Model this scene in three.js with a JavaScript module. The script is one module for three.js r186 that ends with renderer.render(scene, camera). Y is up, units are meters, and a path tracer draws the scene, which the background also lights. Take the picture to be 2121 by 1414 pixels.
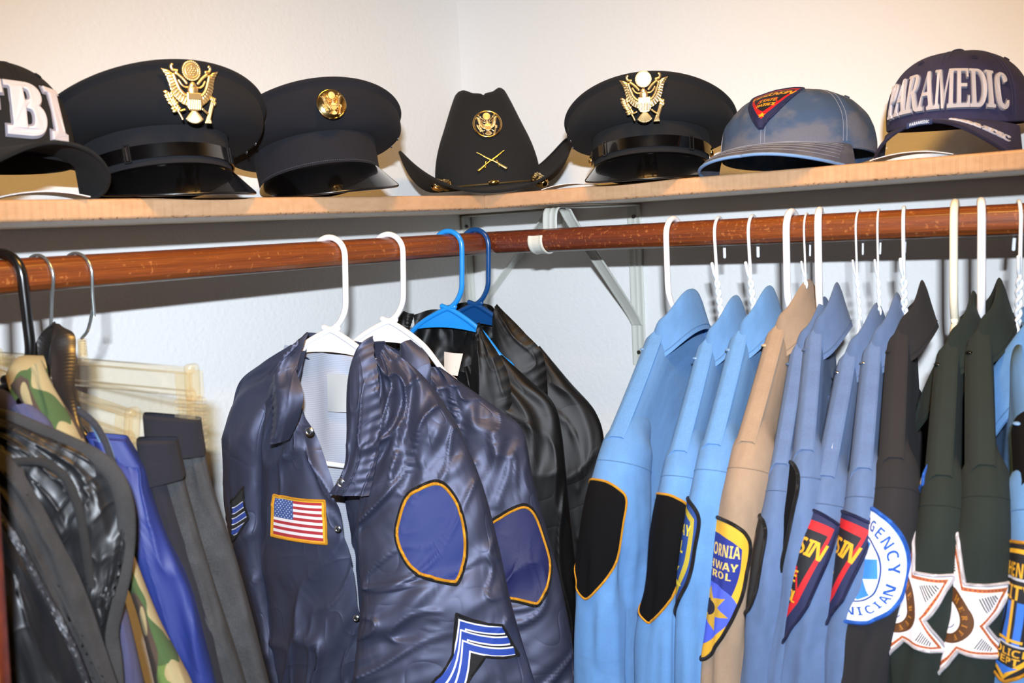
import * as THREE from 'three';
import { mergeGeometries, mergeVertices, toCreasedNormals } from 'three/addons/utils/BufferGeometryUtils.js';
import { RoundedBoxGeometry } from 'three/addons/geometries/RoundedBoxGeometry.js';
import { FontLoader } from 'three/addons/loaders/FontLoader.js';
import { TextGeometry } from 'three/addons/geometries/TextGeometry.js';
import { RectAreaLightUniformsLib } from 'three/addons/lights/RectAreaLightUniformsLib.js';
RectAreaLightUniformsLib.init();

// ---------------------------------------------------------------- camera, light, exposure
// Closet frame: the corner of the closet is x = 0, z = 0; the left wall is x = 0, the right wall is z = 0.
// Heights y in the builders are measured from eye level, EYE metres above the floor.
const EYE = 1.7;
const scene = new THREE.Scene();
scene.background = new THREE.Color(0x000000);
const camera = new THREE.PerspectiveCamera(39.474, 2121 / 1414, 0.05, 20);
camera.matrixAutoUpdate = true;
camera.position.set(1.3747, EYE, 1.5868);
camera.quaternion.setFromRotationMatrix(new THREE.Matrix4().makeBasis(
  new THREE.Vector3(0.78233783, -0.05427695, -0.62048492), new THREE.Vector3(-0.03039703, 0.99168173, -0.12507347), new THREE.Vector3(0.62211217, 0.11671061, 0.77418027)));
camera.focus = 1.5;
camera.userData.fStop = 5.6;
scene.add(camera);

const renderer = new THREE.WebGLRenderer({ antialias: true });
renderer.toneMapping = THREE.LinearToneMapping;
renderer.toneMappingExposure = 1.0;
renderer.shadowMap.enabled = true;

const FLASH = { at: [1.4793, EYE + 0.172, 1.7087], aim: [0.3, EYE - 0.42, 0.3], power: 14.8, color: [0.9, 0.99, 1.1], width: 0.056 };
const LAMP = { at: [0.98, EYE + 0.74, 0.92], size: 0.26, power: 64, color: [1.0, 0.52, 0.10] };
{ // the camera flash: a wide tube, drawn as a short row of soft spots
  const dir = new THREE.Vector3(...FLASH.aim).sub(new THREE.Vector3(...FLASH.at)).normalize();
  const side = new THREE.Vector3().crossVectors(dir, new THREE.Vector3(0, 1, 0)).normalize();
  for (let i = 0; i < 3; i++) {
    const s = new THREE.SpotLight(new THREE.Color().setRGB(...FLASH.color), FLASH.power / 3, 0, 0.74, 1, 2);
    const off = (i - 1) * FLASH.width / 3;
    s.position.set(...FLASH.at).addScaledVector(side, off).addScaledVector(dir, 0.012);
    s.target.position.set(...FLASH.aim);
    s.shadow.radius = 0.5; s.castShadow = true;
    scene.add(s, s.target);
  }
  // the warm ceiling lamp
  const l = new THREE.RectAreaLight(new THREE.Color().setRGB(...LAMP.color), LAMP.power, LAMP.size, LAMP.size);
  l.position.set(...LAMP.at); l.rotation.x = -Math.PI / 2;
  scene.add(l);
}

// ---------------------------------------------------------------- helpers
const V = (x, y, z) => new THREE.Vector3(x, y, z);
const { PI, sin, cos, abs, min, max, pow, sqrt, exp, floor, hypot, atan2, sign, round } = Math;
const TAU = PI * 2, R = (d) => d * PI / 180;
const clamp = (x, a = 0, b = 1) => min(b, max(a, x));
const lerp = (a, b, t) => a + (b - a) * t;
const ss = (a, b, x) => { const t = clamp((x - a) / (b - a)); return t * t * (3 - 2 * t); };
const spow = (x, e) => sign(x) * pow(abs(x), e);
const gauss = (x, w) => exp(-(x * x) / (2 * w * w));
function rng(seed) { let s = seed >>> 0; return () => { s = (s + 0x6D2B79F5) >>> 0; let t = s; t = Math.imul(t ^ (t >>> 15), t | 1); t ^= t + Math.imul(t ^ (t >>> 7), t | 61); return ((t ^ (t >>> 14)) >>> 0) / 4294967296; }; }
const hash = (x, y, z = 0) => { let h = Math.imul(x | 0, 374761393) + Math.imul(y | 0, 668265263) + Math.imul(z | 0, 2147483647 ^ 0x5bd1e995); h = Math.imul(h ^ (h >>> 13), 1274126177); return ((h ^ (h >>> 16)) >>> 0) / 4294967296; };
function noise(x, y, z = 0, P = 0) { // value noise in [-1, 1]; P > 0: tiles in x and y with that period
  const xi = floor(x), yi = floor(y), zi = floor(z), f = (t) => t * t * t * (t * (t * 6 - 15) + 10);
  const u = f(x - xi), v = f(y - yi), w = f(z - zi), q = (n) => P ? ((n % P) + P) % P : n;
  const h = (a, b, c) => hash(q(a), q(b), c);
  const L = (c) => lerp(lerp(h(xi, yi, c), h(xi + 1, yi, c), u), lerp(h(xi, yi + 1, c), h(xi + 1, yi + 1, c), u), v);
  return lerp(L(zi), L(zi + 1), w) * 2 - 1;
}
function fbm(x, y, z = 0, o = 4, P = 0) { let s = 0, a = 0.5; for (let i = 0; i < o; i++) { s += a * noise(x, y, z + i * 7.3, P); x *= 2; y *= 2; z *= 2; P *= 2; a *= 0.5; } return s; }
function spline(pts) { // Catmull-Rom through [x, y, z] points; t in 0..1 runs evenly over the points' chord lengths
  const p = pts.map((q) => V(...q)), d = [0];
  for (let i = 1; i < p.length; i++) d.push(d[i - 1] + p[i].distanceTo(p[i - 1]));
  const n = p.length, g = (i) => i < 0 ? p[0].clone().multiplyScalar(2).sub(p[1]) : i >= n ? p[n - 1].clone().multiplyScalar(2).sub(p[n - 2]) : p[i];
  const f = (t) => {
    const s = clamp(t) * d[n - 1]; let i = 0; while (i < n - 2 && s > d[i + 1]) i++;
    const u = d[i + 1] > d[i] ? (s - d[i]) / (d[i + 1] - d[i]) : 0, a = g(i - 1), b = g(i), c = g(i + 1), e = g(i + 2), u2 = u * u, u3 = u2 * u;
    const k = (A, B, C, D) => 0.5 * (2 * B + (C - A) * u + (2 * A - 5 * B + 4 * C - D) * u2 + (3 * B - A - 3 * C + D) * u3);
    return V(k(a.x, b.x, c.x, e.x), k(a.y, b.y, c.y, e.y), k(a.z, b.z, c.z, e.z));
  };
  f.length_ = d[n - 1]; return f;
}
function ramp(...st) { // ramp(t0, v0, t1, v1, ...) with smooth steps between the stops
  return (t) => { if (t <= st[0]) return st[1]; for (let i = 2; i < st.length; i += 2) if (t <= st[i]) return lerp(st[i - 1], st[i + 1], ss(st[i - 2], st[i], t)); return st[st.length - 1]; };
}
function grid(f, nu, nv, o = {}) { // f(u, v) -> Vector3; uv in metres along the middle lines
  const pos = [], uv = [], idx = [], su = o.su ?? 0, sv = o.sv ?? 0;
  let lu = su, lv = sv;
  if (!su) { lu = 0; let a = f(0, 0.5); for (let i = 1; i <= 24; i++) { const b = f(i / 24, 0.5); lu += a.distanceTo(b); a = b; } }
  if (!sv) { lv = 0; let a = f(0.3, 0); for (let i = 1; i <= 24; i++) { const b = f(0.3, i / 24); lv += a.distanceTo(b); a = b; } }
  for (let j = 0; j <= nv; j++) for (let i = 0; i <= nu; i++) {
    const p = f(i / nu, j / nv); pos.push(p.x, p.y, p.z); uv.push(i / nu * lu, (1 - j / nv) * lv);
  }
  for (let j = 0; j < nv; j++) for (let i = 0; i < nu; i++) {
    const a = j * (nu + 1) + i, b = a + 1, c = a + nu + 1, d = c + 1;
    if (o.flip) idx.push(a, b, c, b, d, c); else idx.push(a, c, b, b, c, d);
  }
  const g = new THREE.BufferGeometry();
  g.setAttribute('position', new THREE.Float32BufferAttribute(pos, 3));
  g.setAttribute('uv', new THREE.Float32BufferAttribute(uv, 2));
  g.setIndex(idx); g.computeVertexNormals();
  if (o.close) { // average the normals along the seam u = 0 / u = 1
    const n = g.attributes.normal;
    for (let j = 0; j <= nv; j++) { const a = j * (nu + 1), b = a + nu, s = V(n.getX(a) + n.getX(b), n.getY(a) + n.getY(b), n.getZ(a) + n.getZ(b)).normalize(); n.setXYZ(a, s.x, s.y, s.z); n.setXYZ(b, s.x, s.y, s.z); }
  }
  return g;
}
function sheet(f, nu, nv, th = 0.0016, o = {}) { // a cloth with two faces and a rim, th thick, f its outer face
  const e = 1e-3;
  const nrm = (u, v) => {
    const a = f(min(1, u + e), v).sub(f(max(0, u - e), v)), b = f(u, min(1, v + e)).sub(f(u, max(0, v - e)));
    return a.cross(b).normalize().multiplyScalar(o.flip ? 1 : -1);
  };
  const back = (u, v) => f(u, v).addScaledVector(nrm(u, v), -th);
  const g1 = grid(f, nu, nv, o), g2 = grid(back, nu, nv, { ...o, flip: !o.flip });
  const rim = (c, n, flip) => grid((u, v) => { const [a, b] = c(u); return v < 0.5 ? f(a, b) : back(a, b); }, n, 1, { flip });
  return merge([g1, g2, rim((s) => [s, 0], nu, !o.flip), rim((s) => [s, 1], nu, o.flip), rim((s) => [0, s], nv, o.flip), rim((s) => [1, s], nv, !o.flip)]);
}
function merge(list) { // merged geometry with position, normal, uv and an index
  const gs = list.map((g) => {
    let h = g;
    if (!h.index) { const n = h.attributes.position.count; h = h.clone(); h.setIndex([...Array(n).keys()]); }
    for (const k of Object.keys(h.attributes)) if (!['position', 'normal', 'uv'].includes(k)) h.deleteAttribute(k);
    if (!h.attributes.uv) h.setAttribute('uv', new THREE.Float32BufferAttribute(new Float32Array(h.attributes.position.count * 2), 2));
    h.morphAttributes = {}; return h;
  });
  return gs.length === 1 ? gs[0] : mergeGeometries(gs, false);
}
function tube(pts, r, seg = 40, rad = 10, caps = true) { // a wire or pipe through points, rounded ends
  const c = Array.isArray(pts) ? new THREE.CatmullRomCurve3(pts.map((p) => V(...p)), false, 'centripetal') : pts;
  const g = [new THREE.TubeGeometry(c, seg, r, rad, false)];
  if (caps) for (const t of [0, 1]) { const s = new THREE.SphereGeometry(r, rad, 6); const p = c.getPoint(t); s.translate(p.x, p.y, p.z); g.push(s); }
  return merge(g);
}
function box(w, h, d, x = 0, y = 0, z = 0, r = 0) { const g = r ? new RoundedBoxGeometry(w, h, d, 3, r) : new THREE.BoxGeometry(w, h, d); g.translate(x, y, z); return g; }
function boxUV(g, s = 1) { // uv in metres from the largest normal axis
  const h = g.index ? g.toNonIndexed() : g, p = h.attributes.position, n = h.attributes.normal, uv = [];
  for (let i = 0; i < p.count; i++) {
    const ax = abs(n.getX(i)), ay = abs(n.getY(i)), az = abs(n.getZ(i));
    if (ax >= ay && ax >= az) uv.push(p.getZ(i) * s, p.getY(i) * s); else if (ay >= az) uv.push(p.getX(i) * s, p.getZ(i) * s); else uv.push(p.getX(i) * s, p.getY(i) * s);
  }
  h.setAttribute('uv', new THREE.Float32BufferAttribute(uv, 2)); return h;
}
const used = {};
function numbered(name) { const k = used[name] = (used[name] ?? -1) + 1; return k ? `${name}_${String(k).padStart(3, '0')}` : name; }
function thing(name, label, category, [x, y, z] = [0, -EYE, 0], turn = 0, group) {
  const o = new THREE.Group(); o.name = numbered(name); o.position.set(x, y + EYE, z); o.rotation.y = turn;
  o.userData = { label, category }; if (group) o.userData.group = group;
  scene.add(o); return o;
}
function obj(name, geo, mat, parent, label) {
  const m = new THREE.Mesh(Array.isArray(geo) ? merge(geo) : geo, mat); m.name = name; m.castShadow = m.receiveShadow = true;
  if (label) m.userData.label = label;
  parent.add(m); return m;
}
function tag(o, label, category, group) { o.userData.label = label; o.userData.category = category; if (group) o.userData.group = group; return o; }
function struct(name, geo, mat, pos = [0, 0, 0]) { const m = obj(name, geo, mat, scene); m.userData.kind = 'structure'; m.position.set(...pos); return m; }

// ---------------------------------------------------------------- textures
function tex(w, h, fn, o = {}) { // fn(x, y, u, v) -> [r, g, b] in 0..1 (sRGB when o.srgb) or a grey number
  const a = new Uint8Array(w * h * 4);
  for (let y = 0; y < h; y++) for (let x = 0; x < w; x++) {
    const c = fn(x, y, x / w, y / h), i = (y * w + x) * 4, q = typeof c === 'number' ? [c, c, c] : c;
    for (let k = 0; k < 3; k++) a[i + k] = clamp(q[k]) * 255; a[i + 3] = 255;
  }
  const t = new THREE.DataTexture(a, w, h); t.wrapS = t.wrapT = THREE.RepeatWrapping; t.magFilter = THREE.LinearFilter; t.minFilter = THREE.LinearMipmapLinearFilter; t.generateMipmaps = true;
  if (o.srgb) t.colorSpace = THREE.SRGBColorSpace;
  if (o.m) t.repeat.set(1 / o.m[0], 1 / o.m[1]);
  t.needsUpdate = true; return t;
}
function canvasTex(w, h, draw) {
  const c = document.createElement('canvas'); c.width = w; c.height = h; const g = c.getContext('2d'); draw(g, w, h);
  const t = new THREE.CanvasTexture(c); t.colorSpace = THREE.SRGBColorSpace; t.anisotropy = 8; return t;
}
const hex = (h) => [(h >> 16 & 255) / 255, (h >> 8 & 255) / 255, (h & 255) / 255];
const rep = (t, mx, my = mx) => { const c = t.clone(); c.repeat.set(1 / mx, 1 / my); c.needsUpdate = true; return c; };
const std = (o) => new THREE.MeshStandardMaterial({ side: THREE.DoubleSide, ...o });
const phy = (o) => new THREE.MeshPhysicalMaterial({ side: THREE.DoubleSide, ...o });

// ---------------------------------------------------------------- the room
const paintBump = tex(512, 512, (x, y, u, v) => 0.5 + 0.5 * fbm(u * 24, v * 24, 1, 4, 24), { m: [0.16, 0.16] });
const wallPaint = std({ color: new THREE.Color().setRGB(0.80, 0.80, 0.79), roughness: 0.7, bumpMap: paintBump, bumpScale: 0.0006 });
const S = 4.2, CEIL = EYE + 0.80, T = 0.1;
const wallGeo = (w, h, d) => boxUV(box(w, h, d));
struct('wall_left', wallGeo(T, CEIL, S + T), wallPaint, [-T / 2, CEIL / 2, S / 2 - T / 2]);
struct('wall_right', wallGeo(S, CEIL, T), wallPaint, [S / 2, CEIL / 2, -T / 2]);
const farPaint = std({ color: new THREE.Color().setRGB(0.34, 0.31, 0.28), roughness: 0.8 });
struct('wall_far_right', wallGeo(T, CEIL, S), farPaint, [S + T / 2, CEIL / 2, S / 2]);
struct('wall_back', wallGeo(S, CEIL, T), farPaint, [S / 2, CEIL / 2, S + T / 2]);
struct('ceiling', wallGeo(S + 2 * T, T, S + 2 * T), std({ color: new THREE.Color().setRGB(0.5, 0.48, 0.45), roughness: 0.85 }), [S / 2, CEIL + T / 2, S / 2]);
struct('floor', wallGeo(S + 2 * T, T, S + 2 * T), std({ color: new THREE.Color().setRGB(0.22, 0.17, 0.12), roughness: 0.95, bumpMap: paintBump, bumpScale: 0.003 }), [S / 2, -T / 2, S / 2]);

// the warm lamp on the ceiling and the flash on an added, made-up stand, both outside the picture
{
  const t = thing('ceiling_lamp', 'square warm ceiling lamp above the closet', 'ceiling lamp', [LAMP.at[0], LAMP.at[1] - EYE + 0.03, LAMP.at[2]]);
  obj('lamp_housing', box(0.3, 0.03, 0.3, 0, 0.015, 0, 0.008), std({ color: 0xe8e4dc, roughness: 0.5 }), t);
  obj('lamp_diffuser', box(LAMP.size, 0.012, LAMP.size, 0, -0.006, 0, 0.004), std({ color: 0xffffff, emissive: new THREE.Color().setRGB(...LAMP.color), emissiveIntensity: 1.2, roughness: 0.6 }), t);
  const f = thing('flash_lamp', 'small camera flash head on an added thin black stand', 'flash', [FLASH.at[0], -EYE, FLASH.at[2]]);
  const head = new THREE.Group(); head.name = 'flash_head'; head.position.set(0, FLASH.at[1], 0); f.add(head);
  head.lookAt(V(...FLASH.aim).sub(V(FLASH.at[0], 0, FLASH.at[2])).add(V(FLASH.at[0], 0, FLASH.at[2])));
  const black = std({ color: 0x111111, roughness: 0.5 });
  obj('flash_body', box(0.07, 0.045, 0.07, 0, 0, -0.042, 0.006), black, head);
  obj('flash_window', box(0.056, 0.026, 0.004, 0, 0, -0.006), std({ color: 0xffffff, emissive: new THREE.Color().setRGB(...FLASH.color), emissiveIntensity: 2, roughness: 0.4 }), head);
  obj('pole', tube([[0, 0.02, 0.06], [0, FLASH.at[1] - 0.03, 0.06]], 0.008, 4), black, f);
  obj('base', tube([[-0.2, 0.012, 0.06], [0.2, 0.012, 0.06]], 0.012, 4), black, f);
}

// ---------------------------------------------------------------- shelves
const SHELF = { y: 0.0372, th: 0.0245, d: 0.304 };
const shelfTex = tex(1024, 128, (x, y, u, v) => {
  let c = [0.79, 0.615, 0.455]; const n = fbm(u * 90, v * 5, 3, 4) * 0.03 + fbm(u * 22, v * 1.2, 9, 3) * 0.03;
  c = c.map((q) => q + n);
  const chip = fbm(u * 300, v * 12 + 3, 5, 3), edge = max(0.5 * ss(0.86, 1.0, v), 0.9 * ss(0.2, 0.02, v));
  if (chip > 0.46 - edge * 0.26) { const k = min(1, (chip - 0.46 + edge * 0.26) * 9) * edge; c = [lerp(c[0], 0.42, k), lerp(c[1], 0.28, k), lerp(c[2], 0.16, k)]; }
  return c;
}, { srgb: true });
const shelfPaint = phy({ color: 0xffffff, map: null, roughness: 0.38, clearcoat: 0.25, clearcoatRoughness: 0.3, bumpMap: rep(paintBump, 0.03), bumpScale: 0.0002 });
shelfPaint.color.setRGB(0.62, 0.44, 0.25);
const shelfWorn = shelfPaint.clone(); shelfWorn.color.set(0xffffff); shelfWorn.map = shelfTex;
function shelf(label, len, along) { // a board with a softly rounded front edge strip
  const t = thing('closet_shelf', label, 'shelf', [0, SHELF.y, 0]);
  const r = 0.0045, D = SHELF.d + (along === 'x' ? 0.004 : 0), h = SHELF.th, e0 = along === 'x' ? SHELF.d - 0.004 : 0;
  const body = box(D - 0.012, h - 0.001, len, (D - 0.012) / 2, h / 2, len / 2);
  const strip = boxUV(box(0.014, h, len - e0, D - 0.007, h / 2, (len + e0) / 2, r));
  const p = strip.attributes.position, uv = strip.attributes.uv;
  for (let i = 0; i < p.count; i++) uv.setXY(i, p.getZ(i) / 0.9, p.getY(i) / h);
  for (const g of [body, strip]) if (along === 'x') { g.rotateY(PI / 2); g.scale(1, 1, -1); const ix = g.index; if (ix) { const a = ix.array; for (let i = 0; i < a.length; i += 3) [a[i], a[i + 1]] = [a[i + 1], a[i]]; } g.computeVertexNormals(); }
  obj('shelf_board', boxUV(body), shelfPaint, t); obj('front_edge', strip, shelfWorn, t, 'worn peach painted front edge');
  return t;
}
const sl = shelf('left peach painted closet shelf carrying the service caps', 1.7, 'z'); sl.position.z = SHELF.d + 0.001;
const sr = shelf('right peach painted closet shelf carrying the ball caps', 1.9, 'x'); sr.position.x = 0.0; sr.position.z = 0;

// ---------------------------------------------------------------- rods and brackets
const ROD = { d: 0.2884, y: -0.0213, r: 0.0195 };
function rodTex(seed, worn) {
  return tex(256, 2048, (x, y, u, v) => { // u around, v along
    const a = u * TAU, g = fbm(cos(a) * 5 + seed, sin(a) * 5, v * 6, 4), fine = noise(cos(a) * 60, sin(a) * 60 + seed, v * 14), ring = 0.5 + 0.5 * sin((g * 2.6 + v * 2 + cos(a)) * 16);
    let c = [0.50 + 0.12 * g, 0.245 + 0.08 * g, 0.075 + 0.03 * g];
    const k = 0.82 + 0.14 * ring * ring + 0.12 * fine; c = c.map((q) => q * k);
    const red = ss(0.32, 0.05, v); c = [c[0] * (1 - 0.22 * red), c[1] * (1 - 0.36 * red), c[2]];  // lamp light falling off toward the corner end, painted in as darker, redder wood
    const vv = v + 0.0016 * noise(u * 14, v * 30, 8) + 0.0006 * noise(u * 50, v * 90, 6), sc = noise(u * 17 + seed, vv * 800, 2) * 0.6 + noise(u * 45 + v * 30, vv * 330 + seed, 7) * 0.55, pa = fbm(u * 6 + seed, v * 16, 4, 3);
    const w = ss(0.62 - worn * 0.35 - pa * 0.4 * worn, 0.95, sc + 0.15 * fine); // scratches and bare wood where hangers rub
    return [lerp(c[0], 0.70, w * 0.6), lerp(c[1], 0.46, w * 0.6), lerp(c[2], 0.26, w * 0.6)];
  }, { srgb: true });
}
function rod(label, len, seed, worn) {
  const t = thing('closet_rod', label, 'rod', [0, ROD.y, 0]);
  const m = phy({ map: rodTex(seed, worn), roughness: 0.42, clearcoat: 0.35, clearcoatRoughness: 0.28, bumpMap: rep(paintBump, 0.25), bumpScale: 0.0002 });
  const prof = [[0, 0], [ROD.r - 0.002, 0], [ROD.r, 0.0025], [ROD.r, len - 0.002], [0, len]].map(([r, y]) => new THREE.Vector2(r, y));
  const g = new THREE.LatheGeometry(prof, 48), p = g.attributes.position, uv = g.attributes.uv;
  for (let i = 0; i < p.count; i++) uv.setY(i, p.getY(i) / 1.7);
  obj('pole', toCreasedNormals(g, 0.6), m, t); return t;
}
const rodL = rod('left varnished wooden closet rod carrying the dark jackets', 1.75, 1.7, 0.12); rodL.position.x = ROD.d; rodL.position.z = 0.012; rodL.rotation.x = PI / 2;
const rodR = rod('right varnished wooden closet rod carrying the row of shirts', 1.75, 8.2, 1.0); rodR.position.x = ROD.d + ROD.r + 0.0015; rodR.position.z = ROD.d; rodR.rotation.set(0, 0, -PI / 2);

const bracketPaint = phy({ color: new THREE.Color().setRGB(0.60, 0.61, 0.55), roughness: 0.35, clearcoat: 0.3 });
// a strip of pressed steel with raised edges and a centre groove, swept along a path in the (out, up) plane
function strip(path, w, n = 60) {
  const f = spline(path.map(([o, y]) => [0, y, o]));
  const prof = [[-0.5, -1], [-0.5, 1], [-0.42, 1.6], [-0.32, 1], [-0.22, 0.2], [-0.1, 0.2], [-0.05, 0.9], [0.05, 0.9], [0.1, 0.2], [0.22, 0.2], [0.32, 1], [0.42, 1.6], [0.5, 1], [0.5, -1], [0.42, -1.6], [0.32, -1], [0.22, -0.4], [-0.22, -0.4], [-0.32, -1], [-0.42, -1.6], [-0.5, -1]];
  return grid((u, v) => {
    const p = f(v), q = f(min(1, v + 0.004)).sub(f(max(0, v - 0.004))).normalize(), nn = V(0, q.z, -q.y), k = u * (prof.length - 1), i = min(prof.length - 2, floor(k)), s = k - i;
    const a = lerp(prof[i][0], prof[i + 1][0], s), b = lerp(prof[i][1], prof[i + 1][1], s);
    return p.add(V(a * w, 0, 0)).addScaledVector(nn, b * 0.0011);
  }, (prof.length - 1) * 2, n);
}
function bracket(label, at, turn) {
  const t = thing('shelf_bracket', label, 'bracket', at, turn);
  const y0 = SHELF.y - 0.004, d = ROD.d, ry = ROD.y, r = ROD.r + 0.0018;
  obj('wall_strip', merge([strip([[0.002, y0 - 0.002], [0.002, -0.14], [0.002, -0.275]], 0.030, 8)]), bracketPaint, t);
  for (const y of [0.012, -0.25]) obj('screw', (() => { const g = new THREE.CylinderGeometry(0.004, 0.004, 0.002, 16); g.rotateX(PI / 2); g.translate(0, y, 0.004); return g; })(), std({ color: 0x55524a, roughness: 0.4, metalness: 0.8 }), t);
  obj('arm', strip([[0.002, y0], [0.12, y0], [d - 0.055, y0]], 0.028, 12), bracketPaint, t);
  obj('brace', strip([[0.006, -0.196], [0.03, -0.166], [0.12, -0.075], [0.2, 0.004], [0.222, y0 - 0.004], [0.236, y0 - 0.002]], 0.025, 40), bracketPaint, t);
  const hook = [[d - 0.055, y0], [d - 0.036, y0 + 0.0005], [d - 0.026, y0 - 0.006], [d - r - 0.001, y0 - 0.02], [d - r, ry + 0.01]];
  for (let a = 180; a <= 385; a += 12) hook.push([d + r * cos(R(a)), ry + r * sin(R(a))]);
  obj('rod_hook', strip(hook, 0.030, 110), bracketPaint, t);
  return t;
}
bracket('grey painted steel bracket holding the right rod, its hook curling under the rod', [0.418, 0, 0.001], R(-1.5));
bracket('grey painted steel bracket in the corner, mostly hidden behind the rods', [0.001, 0, 0.017], R(90));

// ---------------------------------------------------------------- hangers
// local frame: the rod runs along z through the origin, the hanger hangs in the x-y plane, +x is the side toward the room
const plastic = (c, o = {}) => phy({ color: c, roughness: 0.28, clearcoat: 0.4, clearcoatRoughness: 0.15, ...o });
const M = {
  whitePlastic: plastic(0xf1eef0), creamPlastic: plastic(0xeae2cc), bluePlastic: plastic(0x1e86dc), navyPlastic: plastic(0x0d3f78), blackPlastic: plastic(0x0a0a0b),
  whiteWire: phy({ color: 0xe9edf2, roughness: 0.3, clearcoat: 0.5 }), steelWire: std({ color: 0xb9c2c4, metalness: 0.9, roughness: 0.25 }),
};
const HK = ROD.r + 0.0046; // hook centre line above the rod's centre
function hookPath(r0, xs, yJ, tipA, wr) { // from the tip behind the rod, over the top, down the room side, back to the neck at (0, yJ)
  const p = [], cy = HK - r0 - 0.0044 + wr;
  for (let a = tipA; a >= 0; a -= 18) p.push([r0 * cos(R(a)), cy + r0 * sin(R(a)), 0]);
  p.push([xs, cy - 0.022, 0], [xs, cy - 0.05, 0], [xs - 0.001, yJ + 0.034, 0], [xs - 0.007, yJ + 0.019, 0], [xs * 0.45, yJ + 0.009, 0], [0, yJ, 0]);
  return p;
}
function tubularHanger(label, mat, pos, turn, o = {}) {
  const t = thing('hanger', label, 'hanger', pos, turn), r = o.r ?? 0.0045, yJ = o.yJ ?? -0.112, drop = o.drop ?? 0.118, half = o.half ?? 0.205, yb = o.bar ? yJ + o.bar : yJ - drop - 0.022; t.rotation.order = 'YXZ'; t.rotation.z = R(-(o.roll ?? 0));
  obj('hook', tube(hookPath(0.0255, 0.026, yJ, 205, r), r, 90, 12), mat, t);
  for (const s of [-1, 1]) obj('shoulder_arm', tube([[-0.012 * s, yJ + 0.004, 0], [0.01 * s, yJ - 0.003, 0], [0.06 * s, yJ - 0.033, 0], [half * 0.8 * s, yJ - drop * 0.82, 0], [half * 0.96 * s, yJ - drop * 0.98, 0], [half * s, o.bar ? lerp(yJ - drop, yb, 0.5) : yJ - drop - 0.012, 0], [half * 0.95 * s, yb + 0.002, 0], [half * 0.85 * s, yb - 0.001, 0]], r, 70, 12), mat, t);
  obj('trouser_bar', tube([[-half * 0.85, yb - 0.001, 0], [0, yb, 0], [half * 0.85, yb - 0.001, 0]], r * 0.9, 20, 12), mat, t);
  const sh = new THREE.Shape(); sh.moveTo(-0.07, yJ - 0.04); sh.lineTo(-0.012, yJ - 0.004); sh.lineTo(0, yJ + 0.006); sh.lineTo(0.012, yJ - 0.004); sh.lineTo(0.07, yJ - 0.04); sh.quadraticCurveTo(0, yJ - 0.024, -0.07, yJ - 0.04);
  const g = new THREE.ExtrudeGeometry(sh, { depth: 0.0024, bevelEnabled: false, curveSegments: 16 }); g.translate(0, 0, -0.0012);
  obj('web', g, mat, t);
  return t;
}
function wireHanger(label, mat, pos, turn, o = {}) {
  const t = thing('wire_hanger', label, 'hanger', pos, turn), r = o.r ?? 0.0024, yJ = o.yJ ?? -0.125, xs = o.xs ?? 0.018, yT = yJ + 0.055;
  const p = [], r0 = 0.0235, cy = HK - r0 - 0.0044 + r;
  p.push([-r0 - 0.006, cy - 0.036, 0.002], [-r0 - 0.003, cy - 0.018, 0.001]);
  for (let a = 180; a >= 0; a -= 18) p.push([r0 * cos(R(a)), cy + r0 * sin(R(a)), 0]);
  p.push([xs + 0.003, cy - 0.03, 0], [xs, yT + 0.004, 0]);
  const tw = r * 1.05, q = [];
  for (let i = 0; i <= 24; i++) { const a = i / 24 * TAU * 2.2, y = lerp(yT, yJ, i / 24), x = lerp(xs, 0.002, i / 24); p.push([x + tw * cos(a), y, tw * sin(a)]); q.push([x - tw * cos(a), y, -tw * sin(a)]); }
  p.push([0.012, yJ - 0.012, 0]); q.push([-0.012, yJ - 0.012, 0]);
  obj('hook', tube(p, r, 150, 10), mat, t);
  obj('twisted_end', tube([[xs + 0.012, yT + 0.026, 0.003], [xs + 0.005, yT + 0.01, 0.002], ...q], r, 90, 10), mat, t);
  obj('wire_frame', tube([[0.012, yJ - 0.012, 0], [0.05, yJ - 0.036, 0], [0.15, yJ - 0.122, 0], [0.178, yJ - 0.150, 0], [0.172, yJ - 0.162, 0], [0, yJ - 0.16, 0], [-0.172, yJ - 0.162, 0], [-0.178, yJ - 0.150, 0], [-0.15, yJ - 0.122, 0], [-0.05, yJ - 0.036, 0], [-0.012, yJ - 0.012, 0]], min(r, 0.0015), 110, 8), mat, t);
  return t;
}

// ---------------------------------------------------------------- cloth, leather and metal
function weave(n, f) { return tex(n, n, f); }
const twillBump = tex(256, 256, (x, y) => 0.5 + 0.35 * sin((x + y) / 256 * TAU * 32) + 0.25 * (hash(x, y, 3) - 0.5));
const plainBump = tex(256, 256, (x, y) => 0.5 + 0.2 * sin(x / 256 * TAU * 42) + 0.2 * sin(y / 256 * TAU * 42) + 0.3 * (hash(x, y, 5) - 0.5));
const feltBump = tex(256, 256, (x, y, u, v) => 0.5 + 0.4 * fbm(u * 40, v * 40, 2, 3, 40) + 0.3 * (hash(x, y, 9) - 0.5));
const lintMap = (c, amt, seed) => tex(512, 512, (x, y, u, v) => { // dyed cloth with thread-level grain and pale lint specks
  const n = fbm(u * 8, v * 8, seed, 3, 8) * 0.10 + (hash(x, y, seed) - 0.5) * 0.22, l = hash(x, y, seed + 4) > 1 - amt ? 0.10 + 0.2 * hash(x, y, 77) : 0;
  return c.map((q) => q * (1 + n) + l * 0.6);
}, { srgb: true });
const patent = phy({ color: 0x050506, roughness: 0.18, clearcoat: 1, clearcoatRoughness: 0.02 });
const patentTrim = phy({ color: 0x08080a, roughness: 0.3, clearcoat: 0.6 });
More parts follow.
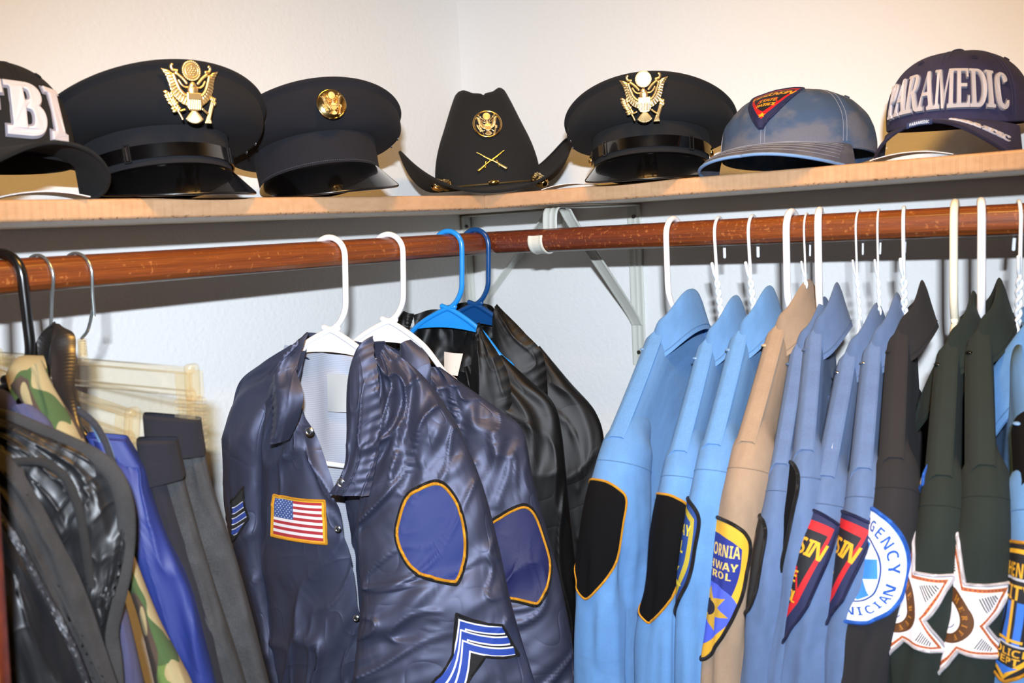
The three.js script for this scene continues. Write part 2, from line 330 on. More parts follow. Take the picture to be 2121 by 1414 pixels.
const gold = phy({ color: new THREE.Color().setRGB(0.88, 0.66, 0.33), metalness: 1, roughness: 0.40 });
const goldBright = phy({ color: new THREE.Color().setRGB(0.92, 0.66, 0.28), metalness: 1, roughness: 0.12 });
const silver = std({ color: 0xc8ccd2, metalness: 1, roughness: 0.22 });
const serge = (c, seed) => phy({ map: rep(lintMap(c, 0.006, seed), 0.12), roughness: 0.9, sheen: 0.25, sheenRoughness: 0.6, sheenColor: new THREE.Color(0x30323c), bumpMap: rep(twillBump, 0.05), bumpScale: 0.0004 });
const sergeA = serge([0.058, 0.060, 0.086], 3), sergeB = serge([0.055, 0.060, 0.10], 8), sergeC = serge([0.062, 0.060, 0.072], 13);

// a raised emblem of a spread eagle below a disc of stars, 1 unit high, relief toward +z; bent afterwards
function eagleParts(detail = 1) {
  const k = 1 / 1200, X = (x) => (x - 655) * k, Y = (y) => (715 - y) * k, out = {};
  const ext = (pts, d, z = 0, bev = 0.012) => { const s = new THREE.Shape(pts.map(([x, y]) => new THREE.Vector2(X(x), Y(y)))); const g = new THREE.ExtrudeGeometry(s, { depth: d, bevelEnabled: bev > 0, bevelSize: bev, bevelThickness: bev, bevelSegments: 2, curveSegments: 6 }); g.translate(0, 0, z); return g; };
  const tb = (pts, r, z = 0.04) => tube(pts.map(([x, y, dz = 0]) => [X(x), Y(y), z + dz]), r, 24, 8);
  const ball = (x, y, r, z, sx = 1, sy = 1, rot = 0) => { const g = new THREE.SphereGeometry(r, 10, 8); g.scale(sx, sy, 0.8); g.rotateZ(rot); g.translate(X(x), Y(y), z); return g; };
  out.wing = [-1, 1].map((s) => {
    const mx = (x) => s < 0 ? x : 1310 - x, g = [];
    g.push(ext([[105, 315], [200, 350], [310, 410], [350, 560], [410, 690], [470, 770], [560, 800], [560, 985], [470, 955], [380, 895], [300, 805], [250, 690], [225, 560], [185, 430]].map(([x, y]) => [mx(x), y]), 0.035, 0));
    for (let i = 0; i < 13; i++) { // flight feathers fanned along the outer edge
      const t = i / 12, a = spline([[130, 335, 0], [215, 480, 0], [245, 650, 0], [310, 800, 0], [420, 910, 0], [540, 965, 0]])(t), b = spline([[230, 370, 0], [330, 500, 0], [350, 620, 0], [420, 730, 0], [500, 800, 0], [560, 840, 0]])(t);
      g.push(tb([[mx(a.x), a.y], [mx((a.x + b.x) / 2), (a.y + b.y) / 2, 0.018], [mx(b.x), b.y, 0.01]], 0.020, 0.045));
    }
    g.push(tb([[mx(300), 420], [mx(345), 560], [mx(400), 690], [mx(470), 775], [mx(545), 815]], 0.03, 0.06));
    return merge(g);
  });
  const disc = [(() => { const g = new THREE.CylinderGeometry(0.155, 0.16, 0.05, 40); g.rotateX(PI / 2); g.translate(X(655), Y(330), 0.03); return g; })()];
  for (let i = 0; i < 30; i++) { const a = i / 30 * TAU; disc.push(ball(655 + 168 * cos(a), 330 + 190 * sin(a) * 0.93, 0.016, 0.056)); }
  { const g = new THREE.TorusGeometry(0.105, 0.009, 8, 40); g.translate(X(655), Y(330), 0.06); disc.push(g); const c = new THREE.CylinderGeometry(0.1, 0.1, 0.016, 32); c.rotateX(PI / 2); c.translate(X(655), Y(330), 0.055); disc.push(c); }
  for (const [n, y] of [[1, 250], [3, 285], [4, 325], [3, 365], [2, 405]]) for (let i = 0; i < n; i++) disc.push(ball(655 + (i - (n - 1) / 2) * 52, y, 0.012, 0.066));
  out.star_disc = merge(disc);
  const sh = [ext([[535, 750], [790, 750], [795, 1000], [760, 1055], [655, 1075], [560, 1055], [530, 1000]], 0.08, 0.01), ext([[535, 752], [790, 752], [790, 860], [535, 860]], 0.03, 0.09, 0.006)];
  for (let i = 0; i < 7; i++) sh.push(tb([[553 + i * 36, 875], [553 + i * 36, 1045]], 0.011, 0.102));
  out.shield = merge(sh);
  out.head = merge([ball(655, 690, 0.085, 0.06, 1, 1.25), ball(645, 600, 0.052, 0.09), tb([[640, 600], [600, 620], [590, 640]], 0.016, 0.1)]);
  const tail = [];
  for (let i = 0; i < 11; i++) { const a = lerp(-0.82, 0.82, i / 10); tail.push(tb([[655 + 30 * sin(a), 1080], [655 + 130 * sin(a), 1080 + 120 * cos(a)], [655 + 200 * sin(a), 1090 + 205 * cos(a)]], 0.024, 0.045)); }
  out.tail = merge(tail);
  const br = [tb([[470, 1060], [380, 1085], [330, 1060], [270, 960], [215, 850], [190, 760]], 0.018, 0.05), tb([[340, 1080], [385, 1160], [420, 1240]], 0.017, 0.045)];
  for (let i = 0; i < 15; i++) { const r = hash(i, 3), t = i / 14, p = spline([[190, 740, 0], [215, 850, 0], [270, 960, 0], [330, 1080, 0]])(t); br.push(ball(p.x + (i % 2 ? 48 : -46), p.y + 24 * (r - 0.5), 0.032, 0.05, 1.3, 0.8, (i % 2 ? 0.6 : 2.4) + r)); }
  out.olive_branch = merge(br);
  const ar = [tb([[830, 1040], [900, 1100], [940, 1120]], 0.02, 0.05)];
  for (let i = 0; i < 5; i++) ar.push(tb([[930 + i * 14 - 28, 1270], [990 + i * 14 - 28, 1080], [1055 + i * 16 - 32, 850 + abs(i - 2) * 22]], 0.015, 0.045 + (i % 2) * 0.012));
  for (let i = 0; i < 6; i++) ar.push(ball(1040 + (i % 3) * 32 - 10, 830 + floor(i / 3) * 70 + (i % 3) * 12, 0.03, 0.06, 0.8, 1.3, -0.4));
  for (let i = 0; i < 5; i++) ar.push(tb([[940 + (i - 2) * 8, 1180], [930 + (i - 2) * 26, 1290]], 0.018, 0.05));
  out.arrow_bundle = merge(ar);
  const rb = [-1, 1].map((s) => { const mx = (x) => s < 0 ? x : 1310 - x; return merge([tb([[mx(540), 560], [mx(470), 480], [mx(400), 420], [mx(345), 375], [mx(390), 345], [mx(300), 330], [mx(270), 260], [mx(290), 235]], 0.026, 0.05), tb([[mx(560), 640], [mx(510), 640], [mx(450), 600], [mx(400), 520]], 0.018, 0.045)]); });
  out.ribbon = rb;
  return out;
}
const EAGLE = eagleParts();
function bend(g, s, zs, r, dx = 0, dy = 0, dz = 0) { // scale to s metres high, relief zs, bent round a vertical cylinder of radius r
  const h = g.clone(), p = h.attributes.position;
  for (let i = 0; i < p.count; i++) { const x = p.getX(i) * s, y = p.getY(i) * s, z = p.getZ(i) * zs; p.setXYZ(i, x + dx, y + dy, z - x * x / (2 * r) + dz); }
  h.computeVertexNormals(); return h;
}
function eagle(parent, s, zs, r, mat, at, rx, extra) {
  const b = new THREE.Group(); b.name = 'cap_badge'; b.position.set(...at); b.rotation.x = rx; parent.add(b);
  for (const [name, g] of Object.entries(EAGLE)) for (const q of [].concat(g)) obj(name, bend(q, s, zs, r), mat, b);
  if (extra) extra(b); return b;
}

// ---------------------------------------------------------------- service caps; local: band bottom at y = 0, front toward +z
function serviceCap(label, pos, yaw, tilt, cloth, o = {}) {
  const t = thing('service_cap', label, 'cap', pos, yaw); t.rotation.order = 'YXZ'; t.rotation.x = -tilt; t.rotation.z = o.roll ?? 0;
  const a0 = 0.093, b0 = 0.104, hb = o.band ?? 0.056, A = o.A ?? 0.146, B = o.B ?? 0.140, yF = o.front ?? 0.135, yB = o.back ?? 0.088;
  const band = (th, y) => { const k = 1 + 0.02 * y / hb; return V(a0 * k * sin(th), y, b0 * k * cos(th)); };
  obj('band', grid((u, v) => { const th = u * TAU + PI; const e = 0.0025; const p = band(th, v < 0.04 ? 0 : v > 0.96 ? hb : lerp(0, hb, v)); const w = (v < 0.02 || v > 0.98) ? -0.004 : 0; p.x += w * sin(th); p.z += w * cos(th); return p; }, 96, 26, { close: true, flip: true }), cloth, t);
  const rimY = (th) => lerp(yB, yF, pow(0.5 + 0.5 * cos(th), 1.9)), fz = 0.012;
  const crown = (u, v) => {
    const th = u * TAU + PI, s = sin(th), c = cos(th), y1 = rimY(th), p0 = band(th, hb - 0.004), rim = V(A * s, y1, B * c + fz), ins = 0.985;
    if (v < 0.62) { // the wall, swelling out over the band
      const t2 = v / 0.62, out = pow(sin(t2 * PI / 2), lerp(0.62, 0.8, 0.5 + 0.5 * c)), up = pow(t2, lerp(1.55, 1.1, 0.5 + 0.5 * c));
      const p = V(lerp(p0.x, rim.x * ins, out), lerp(p0.y, rim.y - 0.006, up), lerp(p0.z, rim.z * ins, out));
      const sag = 0.006 * sin(t2 * PI); p.x += sag * s * abs(s); p.y -= sag * (0.7 + 0.5 * abs(s)); p.z += sag * c * 0.4;
      const w = 0.0012 * noise(th * 3, t2 * 2, 5 + (o.seed ?? 0)); return p.addScaledVector(V(s, 0, c), w);
    }
    if (v < 0.76) { const q = (v - 0.62) / 0.14, a = lerp(-0.9, 2.1, q), r = 0.0042; return V(rim.x + s * r * cos(a), rim.y + r * sin(a), rim.z + c * r * cos(a)); } // the welt round the rim
    const q = (v - 0.76) / 0.24, k = 1 - q, yc = lerp(yB, yF, 0.42) - 0.004;
    return V((A - 0.002) * s * k, lerp(yc, rimY(th) + 0.0015, pow(k, 0.8)), (B - 0.002) * c * k + fz);
  };
  obj('crown', grid(crown, 128, 64, { close: true, flip: true }), cloth, t);
  // the visor: a steep sheet of patent leather with a bound edge
  const vl = o.visor ?? 0.054, va = R(82), slope = o.slope ?? 0.9;
  const edge = (u) => pow(max(0, 1 - u * u), 0.66);
  const visor = (u, v) => {
    const uu = 2 * u - 1, th = uu * va, p = band(th, 0.002), e = edge(uu) * vl * v, dirx = sin(th * 0.8), dirz = cos(th * 0.8);
    return V(p.x + dirx * e * 0.74, p.y - e * slope, p.z + dirz * e * 0.74);
  };
  obj('visor', sheet(visor, 72, 20, 0.0022, { flip: true }), patent, t);
  obj('visor_edge', tube(Array.from({ length: 41 }, (_, i) => visor(i / 40, 0.995).toArray()), 0.0021, 120, 8), patentTrim, t);
  const st = []; for (let i = 0; i < 64; i++) { const u0 = 0.06 + 0.88 * i / 64, a = visor(u0, 0.90), b = visor(u0 + 0.008, 0.90); st.push(tube([a.setY(a.y + 0.0008).toArray(), b.setY(b.y + 0.0008).toArray()], 0.00035, 1, 4, false)); }
  obj('visor_stitch', st, std({ color: 0x5a5a5e, roughness: 0.6 }), t);
  if (o.strap !== false) {
    const sy = 0.012, sh = 0.017;
    const sp = (u, v) => { const th = lerp(-R(84), R(84), u), p = band(th, sy + sh * v), e = 0.0022; return V(p.x + e * sin(th), p.y, p.z + e * cos(th)); };
    obj('chin_strap', sheet(sp, 80, 6, 0.0018, {}), patent, t);
    for (const s of [-1, 1]) {
      const th = s * (o.slide ?? R(43)), c = band(th, sy + sh / 2), g = [], w = 0.0035, hh = sh / 2 + 0.0022;
      for (const k of [-1, 1]) g.push(tube([[k * w, -hh, 0.0045], [k * w, hh, 0.0045]], 0.0011, 4, 6), tube([[-w, k * hh, 0.0045], [w, k * hh, 0.0045]], 0.0011, 4, 6));
      const m = merge(g); m.rotateY(th); m.translate(c.x, c.y, c.z); obj('strap_slide', m, phy({ color: 0x303236, roughness: 0.15, metalness: 0.6, clearcoat: 1 }), t);
      const b = new THREE.SphereGeometry(0.0078, 20, 12); b.scale(1, 1, 0.55); const bt = s * R(86), bp = band(bt, sy + sh / 2); b.rotateY(bt); b.translate(bp.x * 1.04, bp.y, bp.z + 0.003); obj('strap_button', b, goldBright, t);
    }
  } else {
    const q = []; for (let i = 0; i < 90; i++) { const th = lerp(-R(85), R(85), i / 90), p = band(th, 0.0075), r = band(th + 0.018, 0.0075); q.push(tube([p.multiplyScalar(1.004).setY(0.0075).toArray(), r.multiplyScalar(1.004).setY(0.0075).toArray()], 0.0003, 1, 4, false)); }
    obj('band_stitch', q, std({ color: 0x60606a, roughness: 0.7 }), t);
  }
  for (const s of [-1, 1]) for (const d of [-0.1, 0.16]) {
    const u = ((s * R(88) + d * s + PI) / TAU + 1) % 1, p = crown(u, 0.27), g = new THREE.TorusGeometry(0.0022, 0.0009, 8, 14); g.rotateY(s * PI / 2); g.translate(p.x + s * 0.0008, p.y, p.z); obj('vent_eyelet', g, std({ color: 0x8a8c92, metalness: 0.9, roughness: 0.3 }), t);
  }
  const fr = crown(0.5, o.badgeV ?? 0.36);
  if (o.badge === 'eagle') eagle(t, 0.077, 0.05, 0.15, gold, [0, fr.y + 0.000, fr.z + 0.0065], o.badgeTilt ?? 0.24);
  if (o.badge === 'round') {
    const g = new THREE.SphereGeometry(0.05, 48, 12, 0, TAU, 0, 0.43); g.rotateX(PI / 2); g.translate(0, 0, -0.0445); const rim = new THREE.TorusGeometry(0.0205, 0.0014, 8, 60);
    const b = eagle(t, 0.034, 0.055, 0.05, gold, [0, fr.y, fr.z + 0.003], o.badgeTilt ?? 0.1);
    b.children.forEach((c) => { c.position.z = 0.0042; });
    obj('badge_disc', merge([g, rim]), goldBright, b);
  }
  return t;
}
serviceCap('black service cap with a large gold eagle badge beside the white-lettered ball cap', [0.198, 0.0835, 0.860], R(79), R(10.7), sergeA, { badge: 'eagle', seed: 1, A: 0.146, B: 0.138, front: 0.116, back: 0.066 });
serviceCap('dark navy service cap with a round gold badge and no chin strap', [0.20, 0.088, 0.583], R(63), R(11.5), sergeB, { badge: 'round', strap: false, seed: 5, A: 0.138, B: 0.13, visor: 0.059, front: 0.115, back: 0.072, roll: R(3.5) });
serviceCap('black service cap with gold eagle badge standing beside the faded blue ball cap', [0.576, 0.083, 0.205], R(27), R(10.7), sergeC, { badge: 'eagle', seed: 9, A: 0.135, B: 0.132, front: 0.112, back: 0.062 });

// ---------------------------------------------------------------- patches: an outline laid on a surface, with thickness and a stitched rim
function outline(pts, n = 120, closed = true) { // even points along a closed polyline (each corner kept)
  const q = pts.map((p) => new THREE.Vector2(...p)), L = [0]; const m = q.length;
  for (let i = 0; i < m; i++) L.push(L[i] + q[i].distanceTo(q[(i + 1) % m]));
  const out = []; for (let i = 0; i < m; i++) { const k = max(1, round(n * (L[i + 1] - L[i]) / L[m])); for (let j = 0; j < k; j++) out.push(q[i].clone().lerp(q[(i + 1) % m], j / k)); }
  return out;
}
function roundOutline(pts, n = 120) { const c = new THREE.CatmullRomCurve3(pts.map(([x, y]) => V(x, y, 0)), true, 'centripetal'); return c.getSpacedPoints(n).slice(0, -1).map((p) => new THREE.Vector2(p.x, p.y)); }
// o: { out, map(x, y, h) -> point h above the surface, th, rim, rimMat, face, c: centre of the fan }
function patch(name, parent, o, label) {
  const B = o.out, n = B.length, rings = o.rings ?? 14, th = o.th ?? 0.0016, cx = o.c?.[0] ?? 0, cy = o.c?.[1] ?? 0;
  const x0 = min(...B.map((p) => p.x)), x1 = max(...B.map((p) => p.x)), y0 = min(...B.map((p) => p.y)), y1 = max(...B.map((p) => p.y));
  const pos = [], uv = [], idx = [];
  const add = (x, y, h) => { const p = o.map(x, y, h); pos.push(p.x, p.y, p.z); uv.push((x - x0) / (x1 - x0), (y - y0) / (y1 - y0)); };
  add(cx, cy, th);
  for (let r = 1; r <= rings + 1; r++) for (let i = 0; i < n; i++) { const k = min(1, r / rings); add(lerp(cx, B[i].x, k), lerp(cy, B[i].y, k), r > rings ? -0.0008 : th); }
  for (let i = 0; i < n; i++) { const j = (i + 1) % n; idx.push(0, 1 + i, 1 + j); for (let r = 0; r < rings; r++) { const a = 1 + r * n + i, b = 1 + r * n + j, c = a + n, d = b + n; idx.push(a, c, b, b, c, d); } }
  const g = new THREE.BufferGeometry(); g.setAttribute('position', new THREE.Float32BufferAttribute(pos, 3)); g.setAttribute('uv', new THREE.Float32BufferAttribute(uv, 2)); g.setIndex(idx); g.computeVertexNormals();
  const m = obj(name, g, o.face, parent, label);
  if (o.rim) {
    const pts = B.map((p) => o.map(p.x, p.y, th * 0.7)), c = new THREE.CatmullRomCurve3(pts, true, 'centripetal');
    obj('stitched_edge', new THREE.TubeGeometry(c, n * 2, o.rim, 8, true), o.rimMat, m);
  }
  return m;
}
const stitchBump = tex(128, 128, (x, y) => 0.5 + 0.35 * sin((x * 2 + y) / 128 * TAU * 14) + 0.3 * (hash(x, y, 2) - 0.5));
const thread = (c, o = {}) => std({ color: c, roughness: 0.6, bumpMap: rep(stitchBump, 0.01), bumpScale: 0.0003, ...o });
const threadBlack = thread(0x0c0c10), threadGold = thread(0xd9961c), threadNavy = thread(0x141c46), threadBlue = thread(0x2463c8), threadWhite = thread(0xddd7dd);
const printed = (w, h, draw, o = {}) => std({ map: canvasTex(w, h, draw), roughness: 0.65, bumpMap: rep(stitchBump, 0.14), bumpScale: 0.00025, ...o });
function arcText(g, str, cx, cy, r, a0, a1, font, inside = false) { // letters along an arc, angles in degrees clockwise from the top
  g.font = font; g.textAlign = 'center'; g.textBaseline = 'middle';
  [...str].forEach((ch, i) => { const a = R(lerp(a0, a1, str.length > 1 ? i / (str.length - 1) : 0.5)); g.save(); g.translate(cx + r * sin(a), cy - r * cos(a)); g.rotate(inside ? a + PI : a); g.fillText(ch, 0, 0); g.restore(); });
}

// ---------------------------------------------------------------- ball caps; local: opening at y = 0, bill toward +z
const slab = await new FontLoader().loadAsync('fonts/droid/droid_serif_bold.typeface.json');
const sans = await new FontLoader().loadAsync('fonts/droid/droid_sans_bold.typeface.json');
function ballCap(label, pos, rot, cloth, o = {}) {
  const t = thing('ball_cap', label, 'cap', pos, rot[1]); t.rotation.order = 'YXZ'; t.rotation.x = rot[0]; t.rotation.z = rot[2];
  const a = o.a ?? 0.084, b = o.b ?? 0.098, H = o.H ?? 0.118, soft = o.soft ?? 0, seed = o.seed ?? 0;
  const dome = (th, v) => { // th = 0 at the front; v = 0 at the rim, 1 at the button
    const s = sin(th), c = cos(th), f = max(0, c), e = lerp(0.78, 0.62, pow(f, 1.5)), k = v * PI / 2;
    let r = pow(cos(k), e) * (1 + 0.05 * sin(k * 2)), y = H * pow(sin(k), lerp(0.95, 0.86, f));
    const d = soft * (noise(s * 2.2 + seed, c * 2.2, v * 3) * 0.7 + 0.3 * noise(s * 5 + seed, c * 5, v * 7)) * sin(PI * clamp(v * 1.1));
    r *= 1 + d; y += d * 0.012 - soft * 0.10 * H * (1 - c) * v * v;
    const seam = abs(((th / TAU * 6 + 0.5) % 1 + 1) % 1 - 0.5) * TAU / 6; // panel seams
    r *= 1 - 0.010 * gauss(seam, 0.022) * (v < 0.96 ? 1 : 0);
    return V(a * r * s, y, b * r * c);
  };
  const domeN = (th, v) => { const e = 0.004, p = dome(th, v), A = dome(th + e, v).sub(p), B = dome(th, min(0.995, v + e)).sub(dome(th, min(0.99, v))); return A.cross(B).normalize(); };
  const surf = (th, v, h) => dome(th, v).addScaledVector(domeN(th, v), h);
  obj('crown', merge([grid((u, v) => dome(u * TAU + PI, v), 144, 40, { close: true }), grid((u, v) => { const p = dome(u * TAU + PI, v * 0.9); return V(p.x * 0.985, p.y - 0.001, p.z * 0.985); }, 72, 16, { close: true, flip: true })]), cloth, t);
  { const g = new THREE.SphereGeometry(0.0085, 20, 10); g.scale(1, 0.45, 1); const p = dome(0, 1); g.translate(0, p.y + 0.001, p.z); obj('top_button', g, cloth, t); }
  const se = [], st = [];
  for (let k = 0; k < 6; k++) for (const d of [-0.028, 0.028]) se.push(tube(Array.from({ length: 16 }, (_, i) => { const v = 0.04 + 0.90 * i / 15; return surf(k * TAU / 6 + d / max(0.25, cos(v * PI / 2)), v, 0.0003).toArray(); }), 0.00035, 40, 4, false));
  obj('seam_stitching', se, o.stitch, t);
  for (const k of [-1.5, -0.5, 0.5, 1.5]) { const p = surf(k * TAU / 6 + (abs(k) > 1 ? 0 : 0), 0.62, 0.0006), n = domeN(k * TAU / 6, 0.62), g = new THREE.TorusGeometry(0.0032, 0.0011, 8, 20); g.lookAt(n); g.translate(p.x, p.y, p.z); obj('eyelet', g, cloth, t); }
  // the bill
  const ba = R(o.billA ?? 64), bl = o.bill ?? 0.07, arch = o.arch ?? 0.038, dip = o.dip ?? 0.012;
  const bill = (u, v) => {
    const uu = 2 * u - 1, p = dome(uu * ba, 0.015), e = pow(max(0, 1 - pow(abs(uu), 3.2)), 0.55), w = 1 + 0.06 * v;
    const x = p.x * w, z = p.z + bl * e * v + 0.02 * v * abs(uu) * e, q = x / 0.085;
    return V(x, 0.004 - arch * q * q * (0.25 + 0.75 * v) - dip * v * v + (o.billLift ?? 0) * v, z);
  };
  const up = (u, v, h) => { const e = 0.01, A = bill(min(1, u + e), v).sub(bill(max(0, u - e), v)), B = bill(u, min(1, v + e)).sub(bill(u, max(0, v - e))); return bill(u, v).addScaledVector(A.cross(B).normalize().multiplyScalar(-1), h); };
  obj('bill', sheet((u, v) => bill(u, v), 80, 26, -0.0032), o.billCloth ?? cloth, t);
  obj('bill_edge', tube(Array.from({ length: 49 }, (_, i) => { const u = i / 48; return up(u, 0.992, 0.0012).toArray(); }), 0.0024, 140, 8), o.edge ?? cloth, t);
  for (let k = 0; k < 6; k++) { const v = 0.22 + k * 0.125; st.push(tube(Array.from({ length: 33 }, (_, i) => up(0.04 + 0.92 * i / 32, v, 0.0033).toArray()), 0.00035, 90, 4, false)); }
  obj('bill_stitching', st, o.stitch, t);
  return { t, dome, surf, bill: up, a, b };
}
function bentText(str, font, size, depth, bevel, place) { // letters laid along a curve; place(x, y, h) -> point
  const g = new TextGeometry(str, { font, size, depth, curveSegments: 6, bevelEnabled: bevel > 0, bevelThickness: bevel > 0 ? 0.0006 : 0, bevelSize: bevel, bevelSegments: 2 });
  g.computeBoundingBox(); const w = g.boundingBox.max.x + g.boundingBox.min.x, p = g.attributes.position;
  const q = g.index ? g : g; for (let i = 0; i < p.count; i++) { const a = place(p.getX(i) - w / 2, p.getY(i), p.getZ(i)); p.setXYZ(i, a.x, a.y, a.z); }
  q.computeVertexNormals(); return q;
}
const capCloth = (c, seed, o = {}) => phy({ map: rep(lintMap(c, 0.002, seed), 0.1), roughness: 0.85, sheen: 0.2, sheenRoughness: 0.5, bumpMap: rep(twillBump, 0.03), bumpScale: 0.0004, ...o });
// the black cap at the left edge of the picture
{
  const blackCap = capCloth([0.075, 0.074, 0.08], 21);
  const c = ballCap('black ball cap with large white embroidered letters at the left end of the shelf', [0.17,0.1114,1.0666], [R(-1), R(91), R(-4)], blackCap, { stitch: std({ color: 0x222226 }), H: 0.118, a: 0.092, arch: 0.046, dip: 0.0, bill: 0.076 });
  const place = (stretch) => (x, y, h) => c.surf(x * 1.02 / 0.092, 0.10 + y / 0.135, h + 0.0004);
  ['F', 'B', 'I'].forEach((ch, i) => {
    const x0 = (i - 1) * 0.043 + (i === 2 ? -0.002 : 0);
    const L = obj('letter', bentText(ch, slab, 0.047, 0.0026, 0.0016, (x, y, h) => place()(x + x0, y, h + 0.001)), threadWhite, c.t);
    obj('letter_outline', bentText(ch, slab, 0.047, 0.001, 0.0034, (x, y, h) => place()(x + x0, y, h)), thread(0x8d8a96), L);
  });
}
// the faded blue cap with a fan-shaped patch
const fanShape = (sx, sy) => { // a fan with an arched top and rounded corners, point down; its point is the centre of the arcs
  const p = []; for (let i = 0; i <= 30; i++) { const a = R(lerp(-27.7, 27.7, i / 30)); p.push([0.166 * sin(a) * sx, (0.166 * cos(a) - 0.092) * sy]); }
  p.push([0.074 * sx, 0.046 * sy], [0.003 * sx, -0.092 * sy], [-0.003 * sx, -0.092 * sy], [-0.074 * sx, 0.046 * sy]); return outline(p, 140);
};
function fanPatchDraw(g, w, h) {
  const k = h / 0.166, X = w / 2, A = h, fan = (r0, r1, da) => { // annular wedge about the point, in metres
    g.beginPath(); const m = 0.012 + (0.166 - r1) * 1.6; g.moveTo(X, A - m * k); for (let i = 0; i <= 24; i++) { const a = R(lerp(-27.7 + da, 27.7 - da, i / 24)); g.lineTo(X + r1 * sin(a) * k * w / h * 0.166 / 0.1543, A - r1 * cos(a) * k); } g.closePath(); };
  g.fillStyle = '#161d48'; g.fillRect(0, 0, w, h); fan(0, 0.158, 1.6); g.fillStyle = '#c2161f'; g.fill(); fan(0, 0.147, 3.6); g.fillStyle = '#12121c'; g.fill();
  g.strokeStyle = '#c2161f'; g.lineWidth = w * 0.018; g.beginPath(); g.moveTo(X, A - 0.045 * k); g.lineTo(X - 0.024 * k, A - 0.072 * k); g.lineTo(X - 0.020 * k, A - 0.100 * k); g.lineTo(X + 0.020 * k, A - 0.100 * k); g.lineTo(X + 0.024 * k, A - 0.072 * k); g.closePath(); g.stroke();
  g.fillStyle = '#e3a41c'; arcText(g, 'WISCONSIN', X, A, 0.127 * k, -21, 21, `bold italic ${0.027 * k}px sans-serif`);
  arcText(g, 'STATE', X, A + 0.02 * k, 0.113 * k, -8.5, 8.5, `bold italic ${0.017 * k}px sans-serif`); arcText(g, 'PATROL', X, A + 0.02 * k, 0.094 * k, -11, 11, `bold italic ${0.016 * k}px sans-serif`);
  g.beginPath(); for (let i = 0; i < 10; i++) { const a = -PI / 2 + i * PI / 5, r = (i % 2 ? 0.0035 : 0.0085) * k; g.lineTo(X + r * cos(a), A - 0.036 * k + r * sin(a)); } g.fill();
}
const fanFace = printed(640, 690, fanPatchDraw);
{
  const fadedTex = tex(512, 512, (x, y, u, v) => {
    const n = fbm(u * 5, v * 5, 4, 5, 5), m = fbm(u * 14, v * 14, 9, 3, 14), g = (hash(x, y, 6) - 0.5) * 0.05, k = ss(-0.25, 0.35, n + 0.4 * m);
    return [lerp(0.27, 0.43, k) + g, lerp(0.36, 0.445, k) + g, lerp(0.50, 0.51, k) + g];
  }, { srgb: true });
  const faded = phy({ map: rep(fadedTex, 0.22), roughness: 0.92, bumpMap: rep(twillBump, 0.024), bumpScale: 0.0005 });
  const billTex = tex(256, 256, (x, y, u, v) => { const n = fbm(u * 6, v * 6, 2, 4, 6), g = (hash(x, y, 6) - 0.5) * 0.05; return [0.36 + 0.1 * n + g, 0.36 + 0.1 * n + g, 0.41 + 0.06 * n + g]; }, { srgb: true });
  const c = ballCap('faded blue washed ball cap with a fan-shaped red bordered patrol patch', [0.8089,0.0816,0.17], [R(-6), R(-4), R(1.5)], faded, { soft: 0.07, seed: 3, H: 0.098, a: 0.112, b: 0.110, bill: 0.064, billA: 64, arch: 0.008, dip: 0.022, billCloth: phy({ map: rep(billTex, 0.12), roughness: 0.92, bumpMap: rep(twillBump, 0.024), bumpScale: 0.0004 }), edge: std({ color: 0x6d8db8, roughness: 0.9 }), stitch: std({ color: 0x8f98ac, roughness: 0.8 }) });
  const m = (x, y, h) => c.surf((x - 0.004) / 0.088 + 0.02, 0.50 + y / 0.14, h);
  patch('patrol_patch', c.t, { out: fanShape(0.66, 0.5), map: m, face: fanFace, rim: 0.0019, rimMat: threadNavy, c: [0, 0.01] });
}
